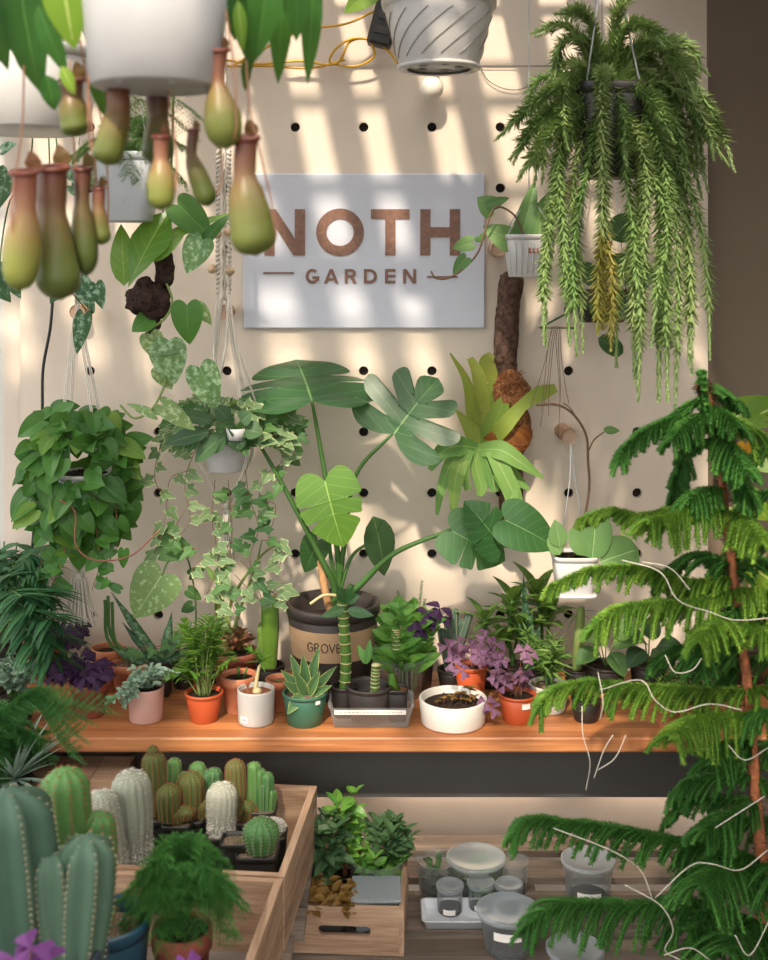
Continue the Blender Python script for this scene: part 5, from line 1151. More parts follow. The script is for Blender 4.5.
for bb, tt, w in (((494, 210), (478, 196), 26), ((512, 242), (484, 224), 28), ((538, 238), (548, 192), 30), ((522, 236), (536, 178), 22), ((488, 205), (510, 196), 12)): lpx(f, bb, tt, Yo - .03, w, 'heart', cup=.5, fold=.3)
for bb, tt, w in (((472, 243), (452, 247), 17), ((466, 258), (452, 274), 15), ((479, 236), (483, 242), 14)): lpx(f, bb, tt, Yo - .06, w, 'heart', fold=.3)
P = [(526, 240), (514, 215), (496, 207), (487, 225), (478, 252), (462, 270), (448, 278), (436, 278), (431, 271)]; tube(st, spline([at(x, y, Yo - .06) for x, y in P], 7), .0026, 7)
f.build('leaves', 'hoya', T); st.build('vine', 'stem_b', T); b = MB()
tp = V((c.x, c.y, 2.2))
for x in (-1, 1):
    for y in (-1, 1): tube(b, [c + V((x * 23 * dT, y * 20 * dT, 42 * dT)), c + V((0, 0, .22))], .0014, 5)
tube(b, [c + V((0, 0, .22)), V((c.x, c.y, 2.93))], .0014, 5); b.build('hanger_wires', 'hang_grey', T)
Yo = -.25; T = thing('hanging_hoya', 'faceted white pot with round grey green hoya leaves hanging below the peg', 'hanging plant', at(574, 593, Yo)); s, c, dT = hoya_pot(T, 574, 593, 44, 40, Yo)
b = MB(); lathe(b, c, [(16 * dT, -.001), (21 * dT, 0), (21 * dT, .006), (16 * dT, .008)], 36, sq=6); b.build('base_plate', 'hang_white', T)
f = MB(); st = MB()
for bb, tt, w in (((592, 560), (598, 510), 36), ((600, 562), (640, 548), 40), ((560, 548), (556, 520), 20), ((585, 556), (578, 525), 26), ((603, 400 + 30), (621, 430), 9), ((560, 555), (549, 535), 16)): lpx(f, bb, tt, Yo - .05, w, 'round' if w > 25 else 'ov', cup=.4)
P = [(574, 556), (582, 530), (589, 490), (588, 460), (586, 435), (574, 415), (558, 405), (536, 405)]; tube(st, spline([at(x, y, Yo) for x, y in P], 7), .0034, 7); tube(st, spline([at(x, y, Yo) for x, y in ((588, 452), (594, 440), (604, 432))], 5), .002, 6); tube(st, spline([at(x, y, Yo) for x, y in ((578, 420), (570, 408), (563, 403))], 5), .0018, 6)
b = MB()
for P in (((575, 555), (584, 545), (587, 500), (590, 470)), ((560, 553), (570, 480), (571, 445)), ((588, 553), (575, 480), (571, 445))): tube(b, [at(x, y, Yo + .01) for x, y in P], .0014, 5)
b.build('hanger_wires', 'hang_grey', T); f.build('leaves', 'hoya', T); st.build('vine', 'stem_b', T)
Yo = -.12; T = thing('hanging_hoya', 'dark round leaved hoya in a black ring holder behind the long tassel strands', 'hanging plant', at(600, 330, Yo)); c = at(602, 322, Yo)
s = pot(T, c, .085, .06, .09, 'black_pot'); f = MB(); st = MB()
for bb, tt, w in (((612, 240), (634, 215), 30), ((602, 270), (640, 262), 30), ((596, 285), (582, 262), 22), ((630, 290), (650, 262), 28), ((590, 300), (615, 318), 26), ((630, 318), (618, 300), 24), ((598, 338), (626, 352), 20)): lpx(f, bb, tt, Yo - .08, w, 'round', cup=.4)
for q in ((612, 240), (602, 270), (630, 290), (596, 285)): tube(st, [s, at(q[0], q[1], Yo - .08)], .002, 5)
b = MB()
for k in range(7): tube(b, spline([at(552 + k * 1.5, 326, Yo - .06), at(546 + k * 2.5, 350 + rr(-8, 8), Yo - .06), at(537 + k * 5 + rr(-3, 3), 385, Yo - .06), at(532 + k * 6 + rr(-4, 4), rr(400, 440), Yo - .06)], 6), .0008, 4)
b.build('bare_roots', 'stem_b', T); tube(st, [s, at(540, 328, Yo - .05), at(575, 328, Yo - .06)], .003, 6); f.build('leaves', 'mons', T); st.build('stems', 'stem', T)
cords(T, (c.x, c.y, 2.5), [c + V((math.cos(a) * .085, math.sin(a) * .085, .09)) for a in (.5, 2.6, 4.7)], mat='hang_grey')

# ------------------------------------------------------------------ tassel fern
YT = -.62; c = at(608, 178, YT); T = thing('hanging_tassel_fern', 'huge tassel fern with long drooping bottlebrush strands in a black hanging pot at upper right', 'hanging plant', c)
dT = m_(1, YT); s = pot(T, c, 36 * dT, 28 * dT, 92 * dT, 'black_pot', fill=.9, sq=5); cords(T, (c.x, c.y, 2.7), [c + V((sx * .06, sy * .06, 92 * dT)) for sx, sy in ((1, 1), (-1, 1), (1, -1), (-1, -1))], mat='hang_grey', r=.0022)
f = MB(); R.seed(4)
def strand(pts, Ys, mi=0, tip=True, L=.030, n=9, ang=.85):
    P = spline([at(x, y, y_) for (x, y), y_ in zip(pts, Ys)], n); ln = sum((P[i] - P[i - 1]).length for i in range(1, len(P))); k = max(8, int(ln / .0065)); Q = []
    acc = 0; seg = ln / k; Q = [P[0]]; 
    for i in range(1, len(P)):
        a, b = P[i - 1], P[i]; l = (b - a).length; 
        while acc + l >= seg and l > 1e-9: t = (seg - acc) / l; a = a.lerp(b, t); Q.append(a); l = (b - a).length; acc = 0
        acc += l
    tube(f, Q, .0024, 5, mi); rd = R.random(); m = len(Q); h = int(m * .82) if tip else m
    needles(f, Q[:h + 1], L, 6, ang, .0042, mi, rd, 0, False)
    if tip: needles(f, Q[h:], L * .75, 4, .5, .0034, 1 if mi == 0 else mi, rd, 0, True)
def hang(x0, y0, x1, y1, mi=0, n=2, dy=-.08):
    for i in range(n):
        a, e = rr(-4, 4), rr(-8, 8); xm = x1 + (x0 - x1) * .3; strand([(608, 92), ((608 + x0) / 2 + a, (92 + y0) / 2 - 22), (x0 + a, y0), (x1 + rr(-5, 5), y0 + (y1 - y0) * .5), (x1 + a, y1 + e)], [YT, YT + dy * .5, YT + dy, YT + dy + rr(-.02, .02), YT + dy + rr(-.02, .02)], mi)
# long central tails
for a in ((560, 170, 546, 350, 2, -.08), (556, 150, 566, 338, 2, -.1), (570, 180, 580, 345, 1, -.06), (588, 150, 574, 350, 1, -.1)): hang(a[0], a[1], a[2], a[3], 0, a[4], a[5])
for x0, x1, y1, dy in ((602, 598, 335, -.14), (605, 612, 348, -.13), (603, 603, 330, -.12)):
    strand([(608, 92), (x0 - 1, 75), (x0, 150), (x0, 235)], [YT, YT + dy * .6, YT + dy, YT + dy], 0, False); strand([(x0, 228), (x1, 280), (x1 + rr(-2, 2), y1)], [YT + dy] * 3, 2)
for a in ((640, 180, 632, 375, 2, -.1), (650, 170, 642, 395, 2, -.12), (655, 160, 656, 402, 2, -.08), (664, 170, 666, 405, 2, -.11), (672, 180, 676, 398, 1, -.06), (680, 190, 690, 370, 2, -.05), (690, 200, 706, 360, 1, -.08), (645, 200, 620, 372, 1, -.06), (630, 200, 640, 330, 1, -.13), (670, 220, 655, 350, 1, -.14)): hang(a[0], a[1], a[2], a[3], 0, a[4], a[5])
# short arching ones all round
for pts in ([(608, 92), (570, 80), (530, 105), (500, 135)], [(608, 92), (575, 95), (540, 120), (512, 165)], [(608, 92), (580, 100), (545, 135), (522, 178)], [(608, 92), (570, 90), (545, 125), (538, 180)], [(608, 92), (585, 110), (560, 140), (550, 195)],
            [(608, 92), (580, 40), (560, 20), (535, 35)], [(608, 92), (590, 50), (565, 45), (552, 75)], [(608, 92), (600, 40), (585, 12), (560, 10)], [(608, 92), (612, 40), (620, 8), (640, -8)], [(608, 92), (640, 50), (670, 40), (690, 55), (703, 75)], [(608, 92), (650, 50), (680, 60), (698, 95)],
            [(608, 92), (660, 70), (690, 100), (700, 160)], [(608, 92), (670, 80), (705, 110), (720, 140), (730, 168)], [(608, 92), (665, 85), (700, 120), (715, 165)], [(608, 92), (650, 90), (680, 130), (690, 195)], [(608, 92), (660, 90), (690, 140), (705, 195)], [(608, 92), (630, 70), (650, 90), (668, 120)], [(608, 92), (630, 85), (655, 100), (672, 140)],
            [(608, 92), (585, 80), (578, 110), (575, 160)], [(608, 92), (595, 75), (600, 110), (592, 165)], [(608, 92), (610, 75), (622, 110), (628, 160)], [(608, 92), (600, 80), (585, 120), (602, 150)], [(608, 92), (640, 80), (655, 120), (650, 170)], [(608, 92), (580, 70), (560, 100), (565, 150)], [(608, 92), (645, 70), (675, 90), (680, 150)], [(608, 92), (625, 30), (650, 25), (668, 45)], [(608, 92), (640, 40), (660, 45), (685, 85)]):
    n = len(pts); d = rr(-.2, .02)
    for r_ in range(2): strand([(x + rr(-5, 5) * (i > 0), y + rr(-5, 5) * (i > 0)) for i, (x, y) in enumerate(pts)], [YT + d * i / (n - 1) + rr(-.02, .02) * (i > 0) for i in range(n)], 0, True)
for i in range(17):
    a = rr(-.2, 3.34); r1 = rr(50, 95); x1 = 608 + math.cos(a) * r1; dy = math.sin(a) * .16; y1 = rr(110, 215); strand([(608, 92), (608 + math.cos(a) * r1 * .5, rr(45, 80)), (608 + math.cos(a) * r1 * .9, rr(80, 120)), (x1, y1)], [YT, YT + dy * .5, YT + dy * .9, YT + dy], 0)
f.build('foliage', ['hup', 'hup_t', 'hup_y'], T)

# ------------------------------------------------------------------ back row right of the monstera
def spiky(name, label, px, base, top, tips, mat, W=16, mat_pot='black_pot'):
    c, rt, rb, h = potpx(px, base, BZ, 30, 25, top); T = thing(name, label, 'potted plant', c); s = pot(T, c, rt, rb, h, mat_pot); f = MB(); st = MB()
    for (x, y, n, L) in tips:
        t = at(x, y, c.y - .02); P = spline([s, s.lerp(t, .5) + V((rr(-.01, .01), 0, 0)), t], 6); tube(st, P, .0045, 7)
        for i in range(n):
            a = i * 2.4; j = max(4, 12 - i // 3); e = .15 + .75 * (1 - i / n) ; p = P[min(j, 12)]; blade(f, p, V((math.cos(a) * math.cos(e), math.sin(a) * math.cos(e), math.sin(e) + .2)), L * rr(.8, 1.1), m_(W, c.y), .7)
    f.build('foliage', mat, T); st.build('canes', 'stem', T); return T
spiky('potted_dracaena', 'spiky green dracaena at the left of the clump above the purple shamrock', 490, 690, 668, [(484, 618, 9, .085), (492, 640, 7, .07)], 'drac', 10)
spiky('potted_dracaena', 'tall leafy dracaena in the middle of the clump right of the monstera', 512, 688, 664, [(512, 600, 14, .10), (520, 625, 12, .09), (505, 640, 8, .08)], 'drac', 13)
spiky('potted_dracaena', 'tall leafy dracaena against the faceted white hanging pot', 541, 684, 660, [(536, 590, 14, .10), (548, 610, 12, .09), (530, 625, 9, .08)], 'drac', 14)
c, rt, rb, h = potpx(528, 690, BZ, 30, 26, 666); T = thing('potted_snake_plant', 'dark upright snake plant blades between the leafy dracaenas', 'potted plant', c); s = pot(T, c, rt, rb, h, 'black_pot'); f = MB()
for tx, ty, w in ((524, 574, 12), (532, 612, 11), (540, 625, 12), (519, 622, 10)): t = at(tx, ty, c.y - .03); k = t - s; leaf(f, s, k, k.length, m_(w, c.y), 'lin', V((rr(-.3, .3), -1, 0)), .05, .3)
f.build('blades', 'sans', T)
c, rt, rb, h = potpx(452, 692, BZ, 30, 25, 668); T = thing('potted_cactus', 'slim pale fingered cactus clump behind the white bowl', 'potted plant', c); s = pot(T, c, rt, rb, h, 'black_pot'); f = MB(); sp = MB()
for x, y in ((447, 615), (455, 608), (463, 620), (470, 612), (441, 628)): ribbed(f, sp, s + V((rr(-.02, .02), rr(-.01, .01), 0)), at(x, y, c.y), .0095, 6, .1, spl=.003, spn=4)
f.build('body', 'cact_g', T); sp.build('spines', 'spine', T)
c, rt, rb, h = potpx(413, 684, BZ, 26, 22, 660); T = thing('potted_fern', 'plume of fine bottlebrush green foliage behind the clear cup', 'potted plant', c); s = pot(T, c, rt, rb, h, 'black_pot'); f = MB()
for x, y in ((422, 582), (398, 592), (403, 600), (416, 600), (425, 600)):
    P = spline([s, s.lerp(at(x, y, c.y), .5), at(x, y, c.y)], 26); needles(f, P, .016, 7, 1.0, .0012, 0, R.random(), 8)
f.build('foliage', 'fern_l', T)
c, rt, rb, h = potpx(577, 690, BZ, 26, 22, 668); T = thing('potted_cactus', 'smooth grey green upright stem under the faceted white hanging pot', 'potted plant', c); s = pot(T, c, rt, rb, h, 'black_pot'); f = MB(); tube(f, spline([s, at(578, 650, c.y), at(581, 607, c.y)], 6), [.013, .014, .014, .0145, .0145, .0145, .0145, .014, .014, .0135, .013, .012, .009], 12); f.build('stem', 'stem_l', T)
f = MB()
for tx, ty in ((600, 612), (560, 625), (604, 634), (556, 640)): blade(f, at(580, 612, c.y), at(tx, ty, c.y - .02) - at(580, 612, c.y) + V((0, 0, .02)), .07, .005, .8)
f.build('foliage', 'drac', T)
for k, (px, base, wt, top, lab, mat) in enumerate(((606, 694, 40, 664, 'dark pot with arching broad pale leaves, left one behind the low pine bough', 'hoya'), (648, 694, 38, 662, 'black pot with broad dull leaves behind the drooping pine boughs, nearest the pine trunk', 'dull'))):
    c, rt, rb, h = potpx(px, base, BZ, wt, wt * .8, top); T = thing('potted_peperomia', lab, 'potted plant', c); s = pot(T, c, rt, rb, h, 'black_pot'); f = MB(); st = MB()
    for tx, ty, w in (((590, 640, 22), (626, 645, 24), (618, 668, 22), (582, 662, 20), (634, 624, 26), (604, 628, 24)), ((640, 640, 24), (662, 660, 22), (676, 650, 22), (652, 632, 20), (636, 662, 22)))[k]:
        t = at(tx, ty, c.y - .04); q = s.lerp(t, .35) + V((0, 0, .04)); tube(st, spline([s, q], 3), .002, 5); leaf(f, q, t - q + V((0, 0, .02)), .075, m_(w, c.y), 'ov', V((0, -.6, 1)), .9, .2)
    f.build('foliage', mat, T); st.build('stems', 'stem_l', T)
c, rt, rb, h = potpx(692, 706, BZ, 66, 56, 684); T = thing('potted_sedum', 'low pot carpeted with tiny bright green leaves on the bench beside the pine trunk', 'potted plant', c); s = pot(T, c, rt, rb, h, 'black_pot'); f = MB()
for _ in range(900):
    a = rr(0, 6.28); q = rt * math.sqrt(R.random()) * 1.08; leaf(f, s + V((math.cos(a) * q, math.sin(a) * q, .012 + .02 * (1 - q / rt) + rr(0, .012))), V((rr(-1, 1), rr(-1, 1), .8)), .008, .005, 'small', droop=.2)
f.build('foliage', 'sedum', T)
T, s, c, rt, h = bench_pot('potted_seedling', 'small terracotta pot half hidden at the right of the bench front', 'potted plant', 668, 731, 26, 20, 704, 'terra', 'terra'); f = MB(); rosette(f, s, 9, .03, .01, 'ov'); f.build('foliage', 'grass', T)
T, s, c, rt, h = bench_pot('potted_seedling', 'black pot almost hidden under the low pine bough at the bench front', 'potted plant', 586, 724, 30, 24, 698, 'black_pot'); f = MB(); rosette(f, s, 9, .03, .01, 'ov'); f.build('foliage', 'grass', T)
# large leaved plant at the right edge
c, rt, rb, h = potpx(742, 686, BZ, 60, 48, 640); T = thing('potted_rubber_plant', 'broad leaved plant with a yellowed leaf behind the pine at the right edge', 'potted plant', c); s = pot(T, c, rt, rb, h, 'black_pot'); f = MB(); st = MB(); g = MB()
for p, q, w in (((718, 430), (768, 392), 34), ((745, 420), (790, 400), 34), ((755, 470), (785, 440), 30), ((735, 510), (700, 522), 20), ((740, 490), (775, 520), 30), ((740, 560), (790, 590), 34), ((742, 545), (720, 560), 22), ((745, 610), (785, 625), 32)):
    lpx(f, p, q, c.y - .05, w, 'ov', cup=.3, up=(rr(-.3, .3), -1, .5))
for p, q, w in (((742, 440), (736, 474), 20), ((748, 438), (757, 462), 12)): lpx(g, p, q, c.y - .05, w, 'ov', up=(.4, -1, .2))
for q in ((742, 440), (745, 500), (742, 560), (720, 430)): tube(st, spline([s, at(745, 560, c.y - .02), at(q[0], q[1], c.y - .04)], 6), .005, 6)
f.build('leaves', 'nep_b', T); g.build('yellowed_leaf', 'yleaf', T); st.build('stems', 'stem_l', T)
# ================================================================== CACTI IN THE CRATE
CF = .531   # crate floor
def cpot(label, px, top, wt, Y, hz=.07, name='potted_cactus', mat='black_pot', soil='gravel', z=CF, lift=None):
    c = at(px, top, Y); zt = c.z; c = V((c.x, c.y, z)); h = zt - z; w = m_(wt / 2, Y); T = thing(name, label, 'potted plant', c, None); s = pot(T, c, w, w * .8, h, mat, sq=6, soil=soil, fill=.92); return T, s, c
def cact(T, s, cols, m, ribs=12, amp=.07, spl=.006, spn=6, spm='spine', Y=None, spw=.0009):
    f = MB(); sp = MB()
    for b0, t0, r in cols: ribbed(f, sp, at(b0[0], b0[1], Y), at(t0[0], t0[1], Y), m_(r, Y), ribs, amp, spl=spl, spn=spn, spw=spw)
    f.build('body', m, T); sp.build('spines', spm, T)
Y = -.62; T, s, c = cpot('tall stacked cactus with orange spines in a black pot, leftmost in the crate back row', 160, 814, 32, Y); cact(T, s, [((156, 814), (153, 752), 10), ((156, 780), (152, 746), 5)], 'cact_b', 14, spl=.0042, spn=8, spm='spine_b', Y=Y)
T, s, c = cpot('two slim green cactus fingers behind the brown spined ones in the crate', 178, 808, 26, -.56); cact(T, s, [((174, 812), (174, 758), 6), ((181, 812), (183, 772), 6)], 'cact', 8, spl=.004, Y=-.56)
Y = -.64; T, s, c = cpot('brown spined cactus with round offsets in a black pot, second from left in the crate', 178, 820, 30, Y); cact(T, s, [((168, 820), (168, 784), 10), ((184, 818), (186, 806), 8), ((178, 822), (178, 808), 7)], 'cact_b', 14, spl=.0042, spn=8, spm='spine_b', Y=Y)
Y = -.60; T, s, c = cpot('thick brown spined cactus in front of the green columns in the crate', 192, 816, 28, Y); cact(T, s, [((191, 816), (190, 772), 11), ((202, 818), (203, 800), 6)], 'cact_b', 14, spl=.0042, spn=8, spm='spine_b', Y=Y)
Y = -.55; T, s, c = cpot('cluster of bright green columns in the middle of the crate back row', 206, 806, 30, Y); cact(T, s, [((200, 812), (197, 762), 7), ((207, 812), (207, 770), 7), ((213, 812), (214, 768), 7), ((204, 812), (203, 786), 6)], 'cact', 8, .1, spl=.0035, Y=Y, spw=.0006)
Y = -.58; T, s, c = cpot('tall orange spined cactus with offsets, right of the short woolly white one', 242, 818, 30, Y); cact(T, s, [((236, 818), (235, 760), 8.5), ((244, 818), (248, 800), 8), ((238, 818), (240, 806), 7), ((250, 820), (251, 806), 6)], 'cact_b', 14, spl=.0042, spn=8, spm='spine_b', Y=Y)
Y = -.56; T, s, c = cpot('fairy castle cluster of small green columns at the right back corner of the crate', 262, 806, 30, Y); cact(T, s, [((254, 810), (254, 762), 6), ((260, 810), (259, 768), 6), ((266, 810), (267, 772), 6), ((262, 812), (262, 780), 6.5), ((251, 812), (249, 782), 5), ((270, 812), (271, 788), 5)], 'cact', 6, .14, spl=.003, Y=Y, spw=.0005)
def hairy(T, base, top, r, Y, n=5200):
    f = MB(); sp = MB(); b0, t0 = at(base[0], base[1], Y), at(top[0], top[1], Y); R0 = m_(r, Y); ribbed(f, None, b0, t0, R0, 16, .05); f.build('body', 'cact_w', T); d = (t0 - b0); L = d.length; d.normalize(); a = d.orthogonal().normalized(); b_ = d.cross(a)
    for _ in range(n):
        z = L * (1 - (1 - R.random()) * 1.0); g = rr(0, 6.28); k = 1 if z < L - R0 else math.sqrt(max(0, 1 - ((z - L + R0) / R0) ** 2)); o = a * math.cos(g) + b_ * math.sin(g); p = b0 + d * z + o * R0 * k * .97; e = (o * rr(.3, .9) + d * rr(-.9, .6) + d.cross(o) * rr(-.8, .8)).normalized() * rr(.006, .012); w = e.cross(o + d * .1).normalized() * .0007
        sp.add([p - w, p + w, p + e], [(0, 1, 2)])
    sp.build('white_hair', 'hair', T)
Y = -.78; T, s, c = cpot('tall woolly white cactus standing upright at the left of the crate', 134, 866, 34, Y, soil='gravel'); hairy(T, (136, 868), (130, 771), 17, Y)
Y = -.84; T, s, c = cpot('woolly white cactus leaning left, left of the tallest white one', 112, 880, 32, Y); hairy(T, (116, 886), (99, 791), 14.5, Y)
Y = -.66; T, s, c = cpot('short woolly white cactus with a pointed tip in the middle of the crate', 222, 832, 32, Y); hairy(T, (221, 834), (222, 783), 13, Y, 1800)
Y = -.74; T, s, c = cpot('round green ball cactus in a square black pot at the right front of the crate', 258, 848, 42, Y); f = MB(); sp = MB(); ribbed(f, sp, at(261, 850, Y - .01), at(261, 818, Y - .01), m_(15, Y), 14, .08, spl=.006, spn=5, dome=1.0); f.build('body', 'cact', T); sp.build('spines', 'spine', T)
Y = -.66; T, s, c = cpot('flat round white spined cactus in a black pot at the right wall of the crate', 272, 832, 30, Y); f = MB(); ball(f, at(273, 828, Y), m_(13, Y), sz=.65, seg=20); f.build('body', 'cact_w', T); sp = MB()
for _ in range(900):
    g, e_ = rr(0, 6.28), rr(0, 1.57); o = V((math.cos(g) * math.cos(e_), math.sin(g) * math.cos(e_), math.sin(e_) * .65)); p = at(273, 828, Y) + o * m_(13, Y); e = (o + V((rr(-1, 1), rr(-1, 1), rr(-1, 1))) * .8).normalized() * .005; w = e.orthogonal().normalized() * .0004; sp.add([p - w, p + w, p + e], [(0, 1, 2)])
sp.build('spines', 'hair', T)
for k, (px, top, wt, Y, lab) in enumerate(((236, 838, 30, -.72, 'black square nursery pot of soil right of the short woolly cactus'),)):
    T, s, c = cpot(lab, px, top, wt, Y, name='nursery_pot')
    f = MB(); rosette(f, s, 6, .015, .005, 'small'); f.build('seedling', 'grass', T)
# asparagus fern in terracotta
Y = -1.13; c0 = at(182, 927, Y); c = V((c0.x, Y, CF)); T = thing('potted_asparagus_fern', 'fluffy deep green asparagus fern in a red terracotta pot, in the front crate', 'potted plant', c); s = pot(T, c, m_(30, Y), m_(22, Y), c0.z - CF, 'terra_d', 'terra', fill=.95)
f = MB(); R.seed(8); fern_cloud(f, s + V((0, 0, .03)), .125, .10, .15, 115, .042, .0065, low=.0, per=4, w=.0009); f.build('foliage', 'fern', T); st = MB()
for i in range(16): a = i * 2.4; tube(st, spline([s, s + V((math.cos(a) * .02, math.sin(a) * .02, .05)), s + V((math.cos(a) * .06, math.sin(a) * .05, .10))], 5), .0009, 4)
st.build('stems', 'stem', T); f = MB(); rosette(f, s + V((0, -.03, .005)), 7, .016, .012, 'heart'); f.build('sprout', 'palm_b', T)
# big foreground cacti
def bigpot(label, px, rim, w, Y, mat, z, soil='gravel'):
    c0 = at(px, rim, Y); c = V((c0.x, Y, z)); T = thing('potted_cactus', label, 'potted plant', c); s = pot(T, c, m_(w / 2, Y), m_(w / 2 * .78, Y), c0.z - z, mat, fill=.86, soil=soil, seg=44); return T, s, c
TZ = .516
Y = -1.17; T, s, c = bigpot('green column cacti with brown spines in a blue glazed pot, behind the grey green cactus', 108, 916, 84, Y, 'blue_pot', TZ)
cact(T, s, [((72, 935), (64, 768), 20), ((58, 930), (55, 808), 14), ((98, 930), (98, 812), 14.5), ((103, 930), (103, 902), 10)], 'cact', 10, .1, spl=.008, spn=6, spm='spine_b', Y=Y - .01, spw=.0012)
Y = -1.36; T, s, c = bigpot('large grey green ribbed cacti in a dark navy pot at the bottom left corner', 40, 946, 124, Y, 'navy_pot', TZ)
cact(T, s, [((26, 975), (8, 790), 33), ((62, 975), (52, 848), 21), ((78, 975), (88, 836), 22), ((38, 970), (40, 896), 19)], 'cact_g', 7, .22, spl=.008, spn=7, spm='spine', Y=Y, spw=.001)
Y = -1.62; c = V((at(22, 0, Y).x, Y, TZ)); T = thing('potted_oxalis', 'blurred purple leaf cluster at the very bottom left', 'potted plant', c); s = pot(T, c, .04, .03, .07, 'black_pot'); f = MB(); st = MB()
for x, y in ((30, 948), (14, 958), (44, 962), (28, 968)):
    t = at(x, y, Y - .02); tube(st, spline([s, s.lerp(t, .5) + V((.005, 0, 0)), t], 4), .001, 4); nrm = V((0, -.6, 1)).normalized(); x_ = nrm.orthogonal().normalized(); y_ = nrm.cross(x_); rd = rr(0, 1)
    for k in range(3): g = k * 2.094 + rd * 6; leaf(f, t, x_ * math.cos(g) + y_ * math.sin(g), .034, .036, 'tri', up=nrm, droop=.4, fold=-.25, rnd=rd)
f.build('foliage', 'oxal_v', T); st.build('stems', 'stem_r', T)
Y = -1.5; T = thing('potted_oxalis', 'tiny blurred purple leaf at the bottom edge below the asparagus fern', 'potted plant', V((at(187, 0, Y).x, Y, CF - .002)))
s = pot(T, V((at(187, 0, Y).x, Y, CF)), .028, .022, .05, 'black_pot'); f = MB()
t = at(187, 962, Y); st = MB(); tube(st, [s, t], .0012, 5); st.build('stem', 'stem_r', T); nrm = V((0, -.7, 1)).normalized(); x_ = nrm.orthogonal().normalized(); y_ = nrm.cross(x_)
for k in range(3): g = k * 2.094; leaf(f, t, x_ * math.cos(g) + y_ * math.sin(g), .022, .024, 'tri', up=nrm, droop=.4, fold=-.25)
f.build('foliage', 'oxal_v', T)
# agave and hanging asparagus at left, on the wooden box
BX = .710
Y = -.625; c = V((at(14, 0, Y).x, Y, BX)); 
T = thing('potted_agave', 'spiky grey green thin leaved plant on the wooden box, behind the big cacti', 'potted plant', c); s = pot(T, c, .045, .036, .035, 'black_pot'); f = MB()
for i in range(46):
    a = i * 2.4; e = rr(.05, 1.1); blade(f, s, V((math.cos(a) * math.cos(e), math.sin(a) * math.cos(e), math.sin(e))), rr(.10, .17), .012, .25, fold=.5)
f.build('leaves', 'agave', T)
Y = -.60; c = V((at(-44, 0, Y).x, Y, 0)); c.z = .516; T = thing('potted_asparagus_fern', 'dark feathery asparagus fern hanging over the left end of the bench', 'potted plant', c); s = pot(T, c, .06, .05, .23, 'black_pot', fill=.95); f = MB(); R.seed(31); fern_cloud(f, s + V((0, 0, .05)), .235, .13, .15, 100, .055, .009, low=-.15, w=.0013)
for x, y in ((82, 716), (75, 735), (60, 712), (104, 706), (70, 755), (60, 742)):
    P = spline([s, at(20, 700, Y - .05), at(x, y, Y - .08)], 12); 
    for j in range(8, len(P)):
        for sg in (-1, 1): Q = [P[j] + V((.004 * t, -.003 * sg * t, sg * .004 * t)) for t in range(8)]; needles(f, Q, .009, 4, 1.0, .0013, 0, R.random(), 0, False)
f.build('foliage', 'fern_d', T)
# ================================================================== CUTTINGS IN THE CRATE UNDER THE BENCH
Z2 = .362
def tray_plant(name, label, px, Y, r, h, mat, n, H, L, W, shape='ov', potm='black_pot', sq=6, per=8, spread=None):
    c = V((at(px, 0, Y).x, Y, Z2)); T = thing(name, label, 'potted plant', c); s = pot(T, c, r, r * .85, h, potm, sq=sq); f = MB(); st = MB(); bush(f, st, s, n, H, spread or r * 1.1, L, W, shape, per); f.build('foliage', mat, T); st.build('stems', 'stem_r', T); return T
R.seed(77)
tray_plant('potted_cutting', 'bushy dark green cuttings at the left of the crate with the hand hole', 325, -.50, .042, .07, 'dull', 16, .15, .055, .028)
tray_plant('potted_cutting', 'tall leafy green sprig rising at the back of the crate with the hand hole', 345, -.44, .034, .07, 'zz', 7, .19, .055, .03)
tray_plant('potted_cutting', 'dark bushy cuttings at the back right of the crate with the hand hole', 388, -.44, .045, .07, 'dull', 16, .12, .05, .026, spread=.06)
c = V((at(330, 0, -.585).x, -.585, Z2)); T = thing('potted_peperomia', 'low mat of coppery leaves at the front left of the hand hole crate', 'potted plant', c); b = MB(); s = c + V((0, 0, .09)); pot(T, c, .044, .038, .08, 'black_pot', sq=6); f = MB()
for _ in range(190): p = s + V((rr(-.075, .055), rr(-.055, .055), rr(-.012, .022))); leaf(f, p, V((rr(-1, 1), rr(-1, .2), rr(-.1, .5))), rr(.022, .034), .016, 'ov', V((0, -.6, 1)), .5)
f.build('foliage', 'coppery', T)
f = MB(); st = MB(); T = bpy.data.objects['clear_container']; c = WORLD[T.name]
bush(f, st, c + V((0, 0, .01)), 16, .12, .06, .045, .022, 'ov', 8); f.build('cuttings', 'zz', T); st.build('stems', 'stem_l', T)
T = thing('lidded_container', 'rectangular clear container with a frosted lid in the hand hole crate', 'container', V((at(376, 0, -.6).x, -.608, Z2))); x0, x1 = at(351, 0, -.6).x, at(401, 0, -.6).x
b = MB(); open_tray(b, x0 + .006, -.630, x1 - .006, -.53, Z2, .097); b.build('container_body', 'clear', T); b = MB(); box(b, (x0, -.636, Z2 + .098), (x1, -.524, Z2 + .106), bev=.004); b.build('lid', 'lid', T)

